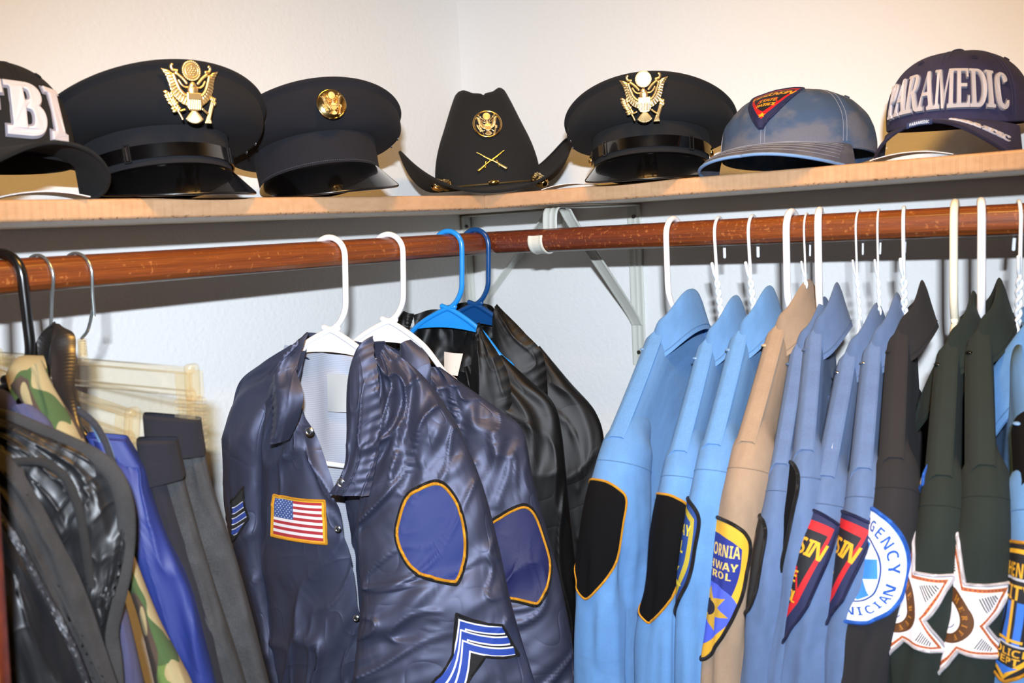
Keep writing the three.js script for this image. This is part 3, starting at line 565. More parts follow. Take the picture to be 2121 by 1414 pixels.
// the navy cap with raised lettering
{
  const navyCap = capCloth([0.19, 0.18, 0.31], 31), c = ballCap('navy ball cap with raised white paramedic lettering at the right end of the shelf', [1.0287,0.1076,0.15], [R(2), R(2), R(-1)], navyCap, { stitch: std({ color: 0x3a3a58 }), H: 0.099, a: 0.090, b: 0.1, arch: 0.050, dip: 0.002, bill: 0.066, seed: 7 });
  const place = (x, y, h) => { const q = x / 0.072; return c.surf(x / 0.083, 0.075 + (y * (1.3 - 0.2 * q * q) + 0.004 * (1 - q * q)) / 0.135, h + 0.0004); };
  const G = [...'PARAMEDIC'], wd = [1.0, 1.12, 1.1, 1.12, 1.35, 1.0, 1.1, 0.62, 1.05], tot = wd.reduce((a, b) => a + b); let acc = 0;
  G.forEach((ch, i) => {
    const x0 = ((acc + wd[i] / 2) / tot - 0.5) * 0.152; acc += wd[i];
    const L = obj('letter', bentText(ch, slab, 0.036, 0.003, 0.0, (x, y, h) => place(x * 0.52 + x0, y, h + 0.0016)), threadWhite, c.t);
    obj('letter_outline', bentText(ch, slab, 0.036, 0.0012, 0.0013, (x, y, h) => place(x * 0.52 + x0, y, h)), thread(0x77788a), L);
  });
  [...'PARAMEDIC'].forEach((ch, i) => { obj('bill_letter', bentText(ch, slab, 0.0125, 0.001, 0.0003, (x, y, h) => c.bill(0.62 + i * 0.036 + x * 0.9 / 0.19, 0.70 - y / 0.075, h + 0.0034)), threadWhite, c.t); });
  const tagFace = std({ map: canvasTex(256, 48, (g, w, h) => { g.fillStyle = '#1b2a52'; g.fillRect(0, 0, w, h); g.fillStyle = '#c9cfdc'; g.font = `bold ${h * 0.72}px sans-serif`; g.textAlign = 'center'; g.textBaseline = 'middle'; g.fillText('PARAMEDIC', w / 2, h * 0.52); }), roughness: 0.6 });
  obj('edge_label', grid((u, v) => { const e = c.bill(0.39 + 0.14 * u, 1, 0.0012), f = lerp(-1, 1, v); return e.add(V(0, -f * 0.0036, 0.003 + 0.0008 * (1 - f * f))); }, 20, 4, { su: 1, sv: 1 }), tagFace, c.t);
}
// white cards showing under two of the caps
for (const [p, turn, label] of [[[1.0065,0.0621,0.27], 0.1, 'white card lying on the shelf under the navy lettered cap'], [[0.27,0.065,1.0613], R(75), 'white card lying on the shelf under the black lettered cap'], [[0.4463,0.0617,0.24], R(20), 'white card lying on the shelf beside the black felt hat brim']]) {
  const t = thing('white_card', label, 'card', [p[0], SHELF.y + SHELF.th + 0.001, p[2]], turn);
  obj('card', sheet((u, v) => { const x = (u - 0.5) * 0.10, z = (v - 0.5) * 0.06; return V(x, 0.0012 + 0.007 * (1 - pow(2 * u - 1, 2)), z); }, 24, 8, 0.0008), std({ color: 0xf1eef2, roughness: 0.8 }), t);
}

// ---------------------------------------------------------------- the black felt hat; local: brim base at y = 0, front toward +z
{
  const felt = phy({ color: new THREE.Color().setRGB(0.0068, 0.0066, 0.007), roughness: 0.95, sheen: 0.12, sheenRoughness: 0.7, sheenColor: new THREE.Color(0x3a3030), bumpMap: rep(feltBump, 0.06), bumpScale: 0.0006 });
  const t = thing('felt_hat', 'black felt campaign hat with gold cord and gold badges in the corner', 'hat', [0.211,0.0786,0.1841], R(45)); t.rotation.order = 'YXZ'; t.rotation.x = R(2); t.rotation.z = R(2);
  const a0 = 0.099, b0 = 0.106, H = 0.162;
  const crown = (u, v) => { // u round from the back, v up the wall then over the top
    const th = u * TAU + PI, s = sin(th), c = cos(th), up = min(1, v / 0.8), k = pow(up, 1.25), w = lerp(a0, 0.047, k), d = lerp(b0, 0.08, k);
    const top = H - 0.028 * pow(max(0, -c), 1.2) * up; let x = w * spow(s, 0.9), z = d * spow(c, 0.9) - 0.012 * k, y = 0.004 + top * pow(up, 0.95);
    x *= 1 + 0.10 * sin(PI * up) * abs(s);
    if (v > 0.8) { const q = (v - 0.8) / 0.2, kk = 1 - q; x *= kk; z = lerp(-0.012, z, kk); y += 0.0095 * sin(min(1, q * 2.2) * PI) * pow(abs(x) / 0.047, 0.3) - 0.013 * ss(0.15, 1, q); y += 0.010 * ss(0.35, 0.95, abs(s)) * (1 - q); }
    else y += 0.010 * ss(0.35, 0.95, abs(s)) * ss(0.6, 1, up);
    return V(x, y, z);
  };
  obj('crown', grid(crown, 96, 56, { close: true, flip: true }), felt, t);
  const brim = (u, v) => {
    const th = u * TAU + PI, s = sin(th), c = cos(th), w = v * 0.086, side = pow(abs(s), 2.2);
    const rx = a0 + w * (1 - 0.30 * side * v), rz = b0 + w * 0.98;
    return V(rx * s, 0.004 - 0.010 * v * (1 - side) * max(0, c) + side * (0.078 * pow(v, 1.9)), rz * c);
  };
  obj('brim', sheet(brim, 120, 22, 0.003), felt, t);
  obj('brim_edge', new THREE.TubeGeometry(new THREE.CatmullRomCurve3(Array.from({ length: 60 }, (_, i) => brim(i / 60, 0.995)), true), 200, 0.0024, 8, true), felt, t);
  const cordTex = std({ map: canvasTex(64, 64, (g, w, h) => { g.fillStyle = '#6b5426'; g.fillRect(0, 0, w, h); g.strokeStyle = '#0c0a08'; g.lineWidth = 14; for (let i = -2; i < 4; i++) { g.beginPath(); g.moveTo(i * 32, 0); g.lineTo(i * 32 + 32, h); g.stroke(); } }), roughness: 0.5, metalness: 0.3 });
  const cordAt = (th, e) => V((a0 + e) * sin(th), 0.008, (b0 + e) * cos(th));
  const cg = new THREE.TubeGeometry(new THREE.CatmullRomCurve3(Array.from({ length: 48 }, (_, i) => cordAt(i / 48 * TAU, 0.002)), true), 200, 0.0019, 8, true); { const uv = cg.attributes.uv; for (let i = 0; i < uv.count; i++) uv.setXY(i, uv.getX(i) * 130, uv.getY(i) * 2); cordTex.map.wrapS = cordTex.map.wrapT = THREE.RepeatWrapping; }
  obj('hat_cord', cg, cordTex, t);
  const acorn = (len, r) => { const g = new THREE.LatheGeometry([[0, 0], [r * 0.7, 0.0005], [r, len * 0.16], [r * 0.95, len * 0.34], [r * 0.72, len * 0.42], [r * 0.95, len * 0.5], [r * 1.05, len * 0.7], [r * 0.85, len * 0.92], [r * 0.45, len]].map(([x, y]) => new THREE.Vector2(x, y)), 40); const p = g.attributes.position; for (let i = 0; i < p.count; i++) { const y = p.getY(i) / len, a = atan2(p.getZ(i), p.getX(i)), k = 1 + 0.09 * cos(a * 10) * ss(0.05, 0.2, y); p.setX(i, p.getX(i) * k); p.setZ(i, p.getZ(i) * k); } g.computeVertexNormals(); return g; };
  const fl = (g, dir, at) => { g.applyQuaternion(new THREE.Quaternion().setFromUnitVectors(V(0, 1, 0), V(...dir).normalize())); g.translate(...at); return g; };
  obj('acorn', fl(acorn(0.038, 0.0104), [-0.85, 0.05, 0.45], [-0.076, 0.012, 0.102]), goldBright, t);
  obj('acorn', fl(acorn(0.038, 0.0104), [0.35, -0.38, 0.85], [0.074, 0.014, 0.104]), goldBright, t);
  { const g = new THREE.SphereGeometry(0.0105, 24, 12); g.scale(1, 0.5, 0.6); g.translate(0, 0.010, 0.110); obj('cord_slide', g, goldBright, t); }
  const fr = crown(0.5, 0.50), tilt = -0.36;
  const ring = (b) => { obj('badge_ring', new THREE.TorusGeometry(0.0245, 0.0019, 10, 80), goldBright, b); };
  eagle(t, 0.044, 0.035, 0.12, gold, [0, fr.y + 0.006, fr.z + 0.001], tilt, ring);
  const cr = new THREE.Group(); cr.name = 'crossed_rifles'; cr.position.set(0, 0.049, crown(0.5, 0.27).z + 0.003); cr.rotation.x = -0.25; t.add(cr);
  for (const s of [-1, 1]) {
    const g = []; const at = (k, w = 0) => [s * (k * 0.0245 - 0.0), -k * 0.0155 + w, 0.001 + (s > 0 ? 0.0014 : 0)];
    g.push(tube([at(-1), at(0.2)], 0.0012, 8, 8), tube([at(-0.55, -0.001), at(0.35, -0.001)], 0.0014, 8, 8), tube([at(0.1), at(0.55)], 0.0022, 8, 8), tube([at(0.5, -0.001), at(0.75, -0.0016), at(1, -0.002)], 0.0029, 8, 8), tube([at(0.45, 0.003), at(0.38, 0.0045)], 0.0011, 4, 6), tube([at(0.42, -0.003), at(0.5, -0.005)], 0.0013, 4, 6));
    obj('rifle', g, goldBright, cr);
  }
}

// ---------------------------------------------------------------- cloth for the garments
const clothMap = (c, seed, grain = 0.16, blotch = 0.05) => tex(256, 256, (x, y, u, v) => { const n = fbm(u * 6, v * 6, seed, 3, 6) * blotch + (hash(x, y, seed) - 0.5) * grain; return c.map((q) => q * (1 + n)); }, { srgb: true });
const shirting = (c, seed, o = {}) => phy({ map: rep(clothMap(c, seed, o.grain ?? 0.12), 0.09), roughness: 0.88, sheen: o.sheen ?? 0.3, sheenRoughness: 0.5, sheenColor: new THREE.Color(...c.map((q) => q * 0.6 + 0.15)), bumpMap: rep(plainBump, 0.025), bumpScale: 0.0003 });
const C = {
  sky: shirting([0.365, 0.55, 0.76], 41), slate: shirting([0.34, 0.43, 0.585], 42), tan: shirting([0.60, 0.51, 0.425], 43), blackTwill: shirting([0.118, 0.110, 0.122], 44, { sheen: 0.08 }), green: shirting([0.088, 0.13, 0.11], 45, { sheen: 0.08 }),
};
// a flattened tube between a front and a back: centre line, half width along x, half depth along z
function arcTable(f, t, n = 240) { const L = [0]; let a = f(-PI, t); for (let i = 1; i <= n; i++) { const b = f(-PI + i / n * TAU, t); L.push(L[i - 1] + b.distanceTo(a)); a = b; } return (th, s) => { const w = ((th + PI) / TAU) * n, k = min(n - 1, floor(w)); let d = lerp(L[k], L[k + 1], w - k) + s; d = ((d % L[n]) + L[n]) % L[n]; let i = 0; while (i < n - 1 && L[i + 1] < d) i++; return -PI + (i + (d - L[i]) / (L[i + 1] - L[i])) / n * TAU; }; }
function onTube(f, th0, t0, len, rot = 0) { // flat patch coordinates (metres) on a tube surface f(th, t, h)
  const tab = arcTable((th, t) => f(th, t, 0), t0), c = cos(rot), s = sin(rot);
  return (x, y, h) => { const X = c * x - s * y, Y = s * x + c * y; return f(tab(th0, -X), clamp(t0 - Y / len), h); };
}
function normalOf(f) { return (th, t, h) => { const e = 0.01, p = f(th, t), a = f(th + e, t).sub(f(th - e, t)), b = f(th, min(1, t + e)).sub(f(th, max(0, t - e))); const n = a.cross(b).normalize(); return p.addScaledVector(n, h); }; }

function shirt(label, group, x, eps, cloth, o = {}) {
  const t = thing(o.name ?? 'uniform_shirt', label, 'shirt', [x, 0, ROD.d], R(-90 + eps), group), seed = x * 50 + (o.seed ?? 0);
  const dy = o.dy ?? 0, yN = -0.150 + dy, yS = -0.300 + dy + (o.sdy ?? 0), sh = o.sh ?? 0.205, th0 = o.thick ?? 0.018, yHem = -1.0;
  const ysh = (X, s) => { const a = abs(X); let y = a < 0.05 ? yN : lerp(yN, yS, pow((a - 0.05) / (sh - 0.05), 0.92)); if (s > 0 && a < 0.055) y -= 0.09 * pow(1 - a / 0.055, 0.7); return y; };
  // the body, closed all round and hanging from the shoulder line
  const body = (u, v) => {
    const a = u * TAU, c = cos(a), s = sin(a), hw = lerp(sh, sh + 0.02, ss(0.02, 0.25, v)), X = hw * spow(c, 0.4), y0 = ysh(X, s), q = pow(v, 1.5), y = lerp(y0, yHem, q), d = y0 - y;
    const rd = clamp(d / 0.035), w = 0.003 + th0 * (0.62 + 0.38 * ss(0.03, 0.2, d)) * sqrt(1 - (1 - rd) * (1 - rd));
    let z = w * spow(s, 0.5);
    z += (0.007 * noise(X * 16 + seed, y * 3, 1) + 0.003 * noise(X * 40 + seed, y * 6, 4)) * ss(0.03, 0.25, d) * (o.fold ?? 1);
    return V(X, y, z);
  };
  obj('body', grid(body, 120, 70, { close: true }), cloth, t);
  // sleeves: flattened tubes whose heads sit over the shoulder ends
  let near = null;
  for (const sd of [1, -1]) {
    const ln = o.lean ?? 0.026, c = spline([[sh - 0.088, yS + 0.026, 0], [sh - 0.046, yS - 0.004, 0], [sh - 0.016, yS - 0.052, 0], [sh - 0.002, yS - 0.14, ln * 0.3], [sh, yS - 0.3, ln], [sh + 0.002, yS - 0.66, ln * 1.6]]);
    const hx = ramp(0, 0.010, 0.07, 0.036, 0.2, 0.052, 1, 0.056), hz = ramp(0, th0 * 0.5, 0.05, th0 * 0.9, 0.10, th0 + 0.010, 0.26, o.hz ?? 0.033, 1, (o.hz ?? 0.033) * 1.05);
    const len = c.length_;
    const base = (a, v) => { // a = 0 points away from the body, a = 90 degrees toward the shirt front
      const p = c(v), e = 0.01, tg = c(min(1, v + e)).sub(c(max(0, v - e))).normalize(), nx = V(-tg.y, tg.x, 0).normalize(), k = cos(a), s = sin(a);
      let w = hz(v), m = hx(v); const f = ss(0.12, 0.4, v) * (o.fold ?? 1);
      w += f * (0.008 * noise(k * 2 + seed, v * 6, s * 2 + sd) + 0.0045 * sin(a * 5 + v * 4 + seed) + 0.004 * noise(k * 5 + seed, v * 9 + k * 2, s * 4));
      p.addScaledVector(nx, m * spow(k, 0.85) + f * 0.004 * noise(v * 9 + seed, s * 3, 2)).add(V(0, 0, w * spow(s, 0.85)));
      p.x *= sd; return p;
    };
    const sg = grid((u, v) => base(u * TAU, v), 72, 90, { close: true, flip: sd < 0 });
    const sl = obj('sleeve', sg, cloth, t);
    // the seam where the sleeve is set in
    obj('armhole_seam', tube(Array.from({ length: 25 }, (_, i) => normalOf(base)(i / 24 * TAU, 0.135, sd * -0.0001).toArray()), 0.0008, 60, 6, false), cloth, sl);
    if (sd > 0) { near = { f: normalOf(base), len, sl }; }
  }
  // collar: a stand rising inside the neck, folded over and down
  const cu = ramp(0, 0.062, 0.3, 0.060, 0.6, 0.060, 1, 0.072);
  const K = (u) => { // fold line, u = 0 far front tip, 0.5 back, 1 near front tip
    const q = 2 * u - 1, a = abs(q), sg = sign(q), ph = a * R(168);
    return V(sg * 0.060 * pow(sin(min(ph, R(150))), 0.8) * (a > 0.85 ? lerp(1, 1.08, (a - 0.85) / 0.15) : 1), yN + lerp(0.046, 0.008, ss(0, 0.5, a)) - 0.085 * pow(ss(0.42, 1.05, a), 1.2), -(o.cd ?? 0.020) * cos(ph) + 0.012 * ss(0.6, 1, a));
  };
  const collar = (u, v) => {
    const p = K(u), q = 2 * u - 1, a = abs(q), ph = a * R(168), out = V(sign(q) * sin(ph), 0, -cos(ph) * 0.8);
    if (v < 0.35) { const k = 1 - v / 0.35; return p.addScaledVector(out, -0.004 * sin(k * PI) - 0.002 * k).add(V(0, -0.032 * k, 0)); }
    const k = (v - 0.35) / 0.65, drop = cu(a) * (o.collar ?? 1), roll = sin(min(1, k * 3.2) * PI / 2);
    return p.addScaledVector(out, 0.0055 * roll + 0.021 * pow(k, 1.3) * (1 - 0.55 * a)).add(V(0, 0.002 * sin(min(1, k * 5) * PI) - drop * pow(k, 1.15), 0.010 * k * ss(0.75, 1, a)));
  };
  obj('collar', sheet(collar, 90, 30, 0.0034, { flip: true }), cloth, t);
  obj('collar_stitching', tube(Array.from({ length: 41 }, (_, i) => { const u = 0.02 + 0.96 * i / 40, p = collar(u, 0.93), q = collar(u, 0.9).sub(collar(min(1, u + 0.01), 0.9)); return p.add(V(0, 0, 0)).toArray(); }), 0.0009, 120, 5, false), cloth, t);
  // shoulder strap with its button
  if (o.epaulette !== false) {
    const mat = o.epMat ?? cloth;
    const ep = (u, v) => { // lies over the ridge of the shoulder, a little loose on the front side
      const X = lerp(o.epX ?? 0.062, sh - 0.004, v), w = lerp(0.7, 1, v) * (v < 0.08 ? pow(v / 0.08, 0.5) : 1) + 0.01, q = lerp(-0.12, 1, u) * w, d = 0.027 * abs(q), rd = clamp(d / 0.035), off = 0.0028 + (q > 0 ? 0.004 * q : 0);
      return V(X, ysh(X, -1) - d + 0.0026 * (1 - rd) + 0.0008, sign(q) * (0.003 + th0 * 0.62 * sqrt(1 - (1 - rd) * (1 - rd)) + off * min(1, d / 0.006)));
    };
    obj('shoulder_strap', sheet(ep, 14, 30, 0.0022), mat, t);
    const b = new THREE.SphereGeometry(0.0055, 16, 8); b.scale(1, 0.45, 1); const bp = ep(0.5, 0.13); b.translate(bp.x, bp.y + 0.002, bp.z); obj('strap_button', b, o.button ?? cloth, t);
  }
  // front edge with buttons, turned a little open
  const pl = (u, v) => V(lerp(-0.004, 0.030, u) + 0.004 * noise(v * 5, seed, 2), lerp(yN - 0.075, yHem + 0.05, v), 0.012 + th0 * ss(0, 0.12, v) + 0.004 + 0.004 * noise(v * 8, seed, u));
  obj('front_placket', sheet(pl, 6, 50, 0.0022), cloth, t);
  for (let i = 0; i < 6; i++) { const p = pl(0.5, 0.06 + i * 0.13), g = new THREE.CylinderGeometry(0.0055, 0.0055, 0.0026, 18); g.rotateX(PI / 2); g.translate(p.x, p.y, p.z + 0.002); obj('button', g, o.button ?? cloth, t); }
  t.userData.near = null; delete t.userData.near;
  return { t, near, body, yS };
}
const W = 'shirts on the right rod';
// shield with a bowed top and a point at the bottom, w wide and h high
const shield = (w, h, k = 0.30) => roundOutline([[-w * 0.5, h * 0.40], [-w * 0.25, h * 0.485], [0, h * 0.5], [w * 0.25, h * 0.485], [w * 0.5, h * 0.40], [w * 0.5, h * 0.18], [w * 0.44, -h * 0.08], [w * 0.30, -h * 0.30], [w * 0.12, -h * 0.455], [0, -h * 0.5], [-w * 0.12, -h * 0.455], [-w * 0.30, -h * 0.30], [-w * 0.44, -h * 0.08], [-w * 0.5, h * 0.18]], 120);
function sleevePatch(s, name, out, face, th, t0, o = {}) {
  return patch(name, s.near.sl, { out, map: onTube(s.near.f, R(th), t0, s.near.len, R(o.rot ?? 0)), face, rim: o.rim ?? 0.0018, rimMat: o.rimMat ?? threadBlack, th: 0.0014, c: o.c }, o.label);
}
const plainBlack = phy({ color: 0x09080a, roughness: 0.85, specularIntensity: 0.3, bumpMap: rep(stitchBump, 0.1), bumpScale: 0.0002 });

const BTN = phy({ color: 0x6f93bd, roughness: 0.3, clearcoat: 0.6 });
const s1 = shirt('light blue uniform shirt nearest the corner with a full black shield patch edged in gold', W, 0.659, 3, C.sky, { thick: 0.024, seed: 1, button: BTN, cd: 0.024, hz: 0.042 });
sleevePatch(s1, 'sleeve_patch', shield(0.098, 0.172), plainBlack, 16, 0.285, { rimMat: threadGold });
const s2 = shirt('light blue uniform shirt, second from the corner, black gold-edged patch wrapping its sleeve', W, 0.735, 9, C.sky, { seed: 2, dy: -0.010, button: BTN });
sleevePatch(s2, 'sleeve_patch', shield(0.098, 0.178), plainBlack, 30, 0.285, { rimMat: threadGold });
const s3 = shirt('light blue uniform shirt with a narrow blue and gold patch beside the tan shirt', W, 0.788, 8, C.sky, { seed: 3, dy: 0.004, button: BTN });
sleevePatch(s3, 'sleeve_patch', shield(0.098, 0.178), printed(384, 680, (g, w, h) => {
  g.fillStyle = '#123c86'; g.fillRect(0, 0, w, h); g.strokeStyle = '#b5a32a'; g.lineWidth = 26; g.beginPath(); g.moveTo(40, h * 0.14); g.quadraticCurveTo(w / 2, -10, w - 40, h * 0.14); g.quadraticCurveTo(w - 20, h * 0.55, w / 2, h * 0.95); g.quadraticCurveTo(20, h * 0.55, 40, h * 0.14); g.stroke();
  g.fillStyle = '#d8c43c'; g.font = 'bold 64px sans-serif'; g.textAlign = 'center'; g.fillText('HIGHWAY', w / 2, h * 0.24); g.fillText('PATROL', w / 2, h * 0.34);
  g.beginPath(); for (let i = 0; i < 14; i++) { const a = -PI / 2 + i * PI / 7, r = i % 2 ? 70 : 140; g.lineTo(w / 2 + r * cos(a), h * 0.56 + r * sin(a)); } g.fill(); g.fillStyle = '#1b57b0'; g.beginPath(); g.arc(w / 2, h * 0.56, 56, 0, TAU); g.fill(); g.fillStyle = '#2a8f4a'; g.beginPath(); g.arc(w / 2, h * 0.56, 24, 0, TAU); g.fill();
}), 68, 0.305, { rimMat: threadBlack, rim: 0.0026 });
{ // small winged badge lower on the same sleeve
  const wing = roundOutline([[-0.03, 0.03], [0.0, 0.022], [0.03, 0.03], [0.022, 0], [0.0, -0.035], [-0.022, 0]], 80);
  sleevePatch(s3, 'wing_badge', wing, printed(256, 256, (g, w, h) => { g.fillStyle = '#0b0b0d'; g.fillRect(0, 0, w, h); g.strokeStyle = '#dcae1c'; g.lineWidth = 12; for (const s of [-1, 1]) for (let i = 0; i < 5; i++) { g.beginPath(); g.moveTo(w / 2 + s * 12, h * 0.62); g.quadraticCurveTo(w / 2 + s * 60, h * (0.55 - i * 0.05), w / 2 + s * (50 + i * 12), h * (0.22 + i * 0.09)); g.stroke(); } }), 40, 0.56, { rimMat: threadBlack });
}
const s4 = shirt('tan uniform shirt with a blue and gold highway patrol patch, between blue shirts', W, 0.846, 5, C.tan, { seed: 4, dy: 0.012, button: phy({ color: 0xb99f7d, roughness: 0.4 }), collar: 1.05 });
sleevePatch(s4, 'sleeve_patch', shield(0.098, 0.185), printed(384, 720, (g, w, h) => {
  g.fillStyle = '#e0a92c'; g.fillRect(0, 0, w, h); g.fillStyle = '#1c2b86'; g.beginPath(); g.moveTo(44, h * 0.15); g.quadraticCurveTo(w / 2, h * 0.02, w - 44, h * 0.15); g.quadraticCurveTo(w - 30, h * 0.55, w / 2, h * 0.93); g.quadraticCurveTo(30, h * 0.55, 44, h * 0.15); g.fill();
  g.fillStyle = '#4a5fd8'; g.beginPath(); g.arc(w / 2, h * 0.66, w * 0.44, PI, TAU); g.lineTo(w * 0.86, h * 0.7); g.quadraticCurveTo(w * 0.7, h * 0.82, w / 2, h * 0.92); g.quadraticCurveTo(w * 0.3, h * 0.82, w * 0.14, h * 0.7); g.fill();
  g.fillStyle = '#e2c06a'; g.textAlign = 'center'; g.font = 'bold 62px sans-serif'; g.fillText('CALIFORNIA', w / 2, h * 0.2, w * 0.74); g.fillText('HIGHWAY', w / 2, h * 0.29, w * 0.72); g.fillText('PATROL', w / 2, h * 0.37, w * 0.72);
  g.fillStyle = '#c49a2e'; g.beginPath(); for (let i = 0; i < 14; i++) { const a = -PI / 2 + i * PI / 7, r = i % 2 ? 66 : 128; g.lineTo(w / 2 + r * cos(a), h * 0.64 + r * sin(a)); } g.fill(); g.fillStyle = '#1a1226'; g.beginPath(); g.arc(w / 2, h * 0.64, 46, 0, TAU); g.fill();
}), 42, 0.345, { rimMat: threadBlack, rim: 0.0026 });
const s5 = shirt('slate blue uniform shirt right beside the tan one, dark patch barely showing', W, 0.868, 11, C.slate, { seed: 5, thick: 0.010, dy: -0.012, });
const darkPatch = printed(256, 512, (g, w, h) => { g.fillStyle = '#141416'; g.fillRect(0, 0, w, h); g.strokeStyle = '#5d4a3c'; g.lineWidth = 30; g.strokeRect(60, 90, w - 120, h - 200); g.fillStyle = '#c07a1c'; g.font = 'bold 60px sans-serif'; g.textAlign = 'center'; g.fillText('POLICE', w / 2, 150, 150); });
sleevePatch(s5, 'sleeve_patch', shield(0.09, 0.17), darkPatch, 78, 0.285, { rimMat: threadBlack, rim: 0.0026 });
const s6 = shirt('slate blue uniform shirt on a thick white hanger with a plain dark sleeve patch', W, 0.886, 15, C.slate, { seed: 6, thick: 0.012, dy: 0.008, });
sleevePatch(s6, 'sleeve_patch', shield(0.09, 0.16), plainBlack, 82, 0.22, { rimMat: threadBlack, rim: 0.0026 });
const s7 = shirt('slate blue uniform shirt with a large red bordered fan patch, left of its twin', W, 0.940, 7, C.slate, { seed: 7, thick: 0.014, dy: -0.020, button: silver });
sleevePatch(s7, 'sleeve_patch', fanShape(1, 1), fanFace, 62, 0.245, { rimMat: threadNavy, rim: 0.0022, c: [0, 0.012], rot: 6 });
const s8 = shirt('slate blue uniform shirt with a narrow red bordered fan patch, beside the black shirt', W, 0.966, 12, C.slate, { seed: 8, thick: 0.012, dy: -0.006, button: silver });
sleevePatch(s8, 'sleeve_patch', fanShape(1, 1), fanFace, 74, 0.255, { rimMat: threadNavy, rim: 0.0022, c: [0, 0.012], rot: 4 });
const disc = (r) => outline(Array.from({ length: 90 }, (_, i) => [r * cos(i / 90 * TAU), r * sin(i / 90 * TAU)]), 90);
const s9 = shirt('black uniform shirt with a round white and blue emergency technician patch', W, 0.998, 13, C.blackTwill, { lean: 0.04, seed: 9, thick: 0.014, dy: 0.010 });
sleevePatch(s9, 'sleeve_patch', disc(0.067), printed(512, 512, (g, w) => {
  g.fillStyle = '#eef0f6'; g.fillRect(0, 0, w, w); g.strokeStyle = '#2a6fd0'; g.lineWidth = 12; g.beginPath(); g.arc(256, 256, 250, 0, TAU); g.stroke(); g.lineWidth = 8; g.strokeStyle = '#1d3f86'; g.beginPath(); g.arc(256, 256, 140, 0, TAU); g.stroke();
  g.fillStyle = '#1c4fa6'; arcText(g, 'EMERGENCY', 256, 256, 192, -62, 62, 'bold 66px sans-serif'); arcText(g, 'MEDICAL', 256, 256, 192, 300, 240, 'bold 62px sans-serif', true); arcText(g, 'TECHNICIAN', 256, 256, 192, 200, 84, 'bold 62px sans-serif', true);
  g.fillStyle = '#3a86dc'; for (let i = 0; i < 3; i++) { g.save(); g.translate(256, 256); g.rotate(i * PI / 3); g.fillRect(-34, -128, 68, 256); g.restore(); } g.strokeStyle = '#eef0f6'; g.lineWidth = 10; g.beginPath(); g.moveTo(256, 150); g.lineTo(256, 362); g.stroke(); g.beginPath(); g.moveTo(240, 190); g.bezierCurveTo(300, 220, 210, 260, 270, 300); g.stroke();
}), 58, 0.255, { rimMat: threadBlue, rim: 0.0024, rot: -20 });
const starOut = () => { const p = []; for (let i = 0; i < 12; i++) { const a = PI / 2 + i * PI / 6, r = i % 2 ? 0.046 : 0.086; p.push([r * cos(a), r * sin(a)]); } return outline(p, 132); };
const starFace = printed(640, 640, (g, w) => {
  const st = (r, q) => { g.beginPath(); for (let i = 0; i < 12; i++) { const a = -PI / 2 + i * PI / 6, k = i % 2 ? r * q : r; g.lineTo(320 + k * cos(a) * 1.15, 320 + k * sin(a)); } g.closePath(); };
  g.fillStyle = '#f4eef4'; g.fillRect(0, 0, w, w); st(278, 0.55); g.strokeStyle = '#b8672e'; g.lineWidth = 12; g.stroke(); g.strokeStyle = '#8a2f3c'; g.lineWidth = 4; g.setLineDash([10, 8]); g.stroke(); g.setLineDash([]);
  g.strokeStyle = '#55524c'; g.lineWidth = 6; for (let i = 0; i < 6; i++) { const a = -PI / 2 + i * PI / 3; for (let k = 0; k < 7; k++) { const r = 176 + k * 9; g.beginPath(); g.moveTo(320 + r * cos(a - 0.16 + k * 0.02) * 1.15, 320 + r * sin(a - 0.16 + k * 0.02)); g.lineTo(320 + (r + 8) * cos(a + 0.16 - k * 0.02) * 1.15, 320 + (r + 8) * sin(a + 0.16 - k * 0.02)); g.stroke(); } }
  g.fillStyle = '#5a3412'; g.beginPath(); g.ellipse(320, 320, 150, 132, 0, 0, TAU); g.fill(); g.fillStyle = '#c07c22'; arcText(g, 'DEPUTY SHERIFF', 320, 320, 112, -140, 140, 'bold 34px serif'); g.fillStyle = '#faf6fa'; g.beginPath(); g.arc(320, 320, 88, 0, TAU); g.fill();
  g.strokeStyle = '#4b4a86'; g.lineWidth = 5; g.beginPath(); g.arc(320, 320, 60, 0.4, 2.6); g.stroke(); g.beginPath(); g.moveTo(300, 300); g.lineTo(340, 310); g.stroke();
});
const s10 = shirt('dark green uniform shirt on a cream hanger, its white star patch half hidden', W, 1.060, 10, C.green, { seed: 10, thick: 0.015, dy: -0.004, button: std({ color: 0x101512, roughness: 0.3 }) });
sleevePatch(s10, 'sleeve_patch', starOut(), starFace, 72, 0.285, { rimMat: threadWhite, rim: 0.002 });
sleevePatch(s10, 'name_patch', outline([[-0.018, -0.034], [0.018, -0.034], [0.018, 0.034], [-0.018, 0.034]], 60), printed(128, 256, (g, w, h) => { g.fillStyle = '#d8dae2'; g.fillRect(0, 0, w, h); g.fillStyle = '#1a1a22'; for (let i = 0; i < 4; i++) g.fillRect(20 + i * 26, 40, 12, h - 80); }), 84, 0.06, { rimMat: threadBlue });
const s11 = shirt('dark green uniform shirt with the fullest white star patch, beside the last blue shirt', W, 1.090, 14, C.green, { seed: 11, thick: 0.015, dy: 0.012, button: phy({ color: 0x181818, roughness: 0.1, metalness: 0.6 }) });
sleevePatch(s11, 'sleeve_patch', starOut(), starFace, 58, 0.305, { rimMat: threadWhite, rim: 0.002 });
const s12 = shirt('light blue uniform shirt at the right edge with black shoulder strap and a police patch', W, 1.132, 17, C.sky, { seed: 12, thick: 0.02, dy: 0.004, epMat: plainBlack, epX: 0.135, collar: 1.5, cd: 0.03, button: BTN });
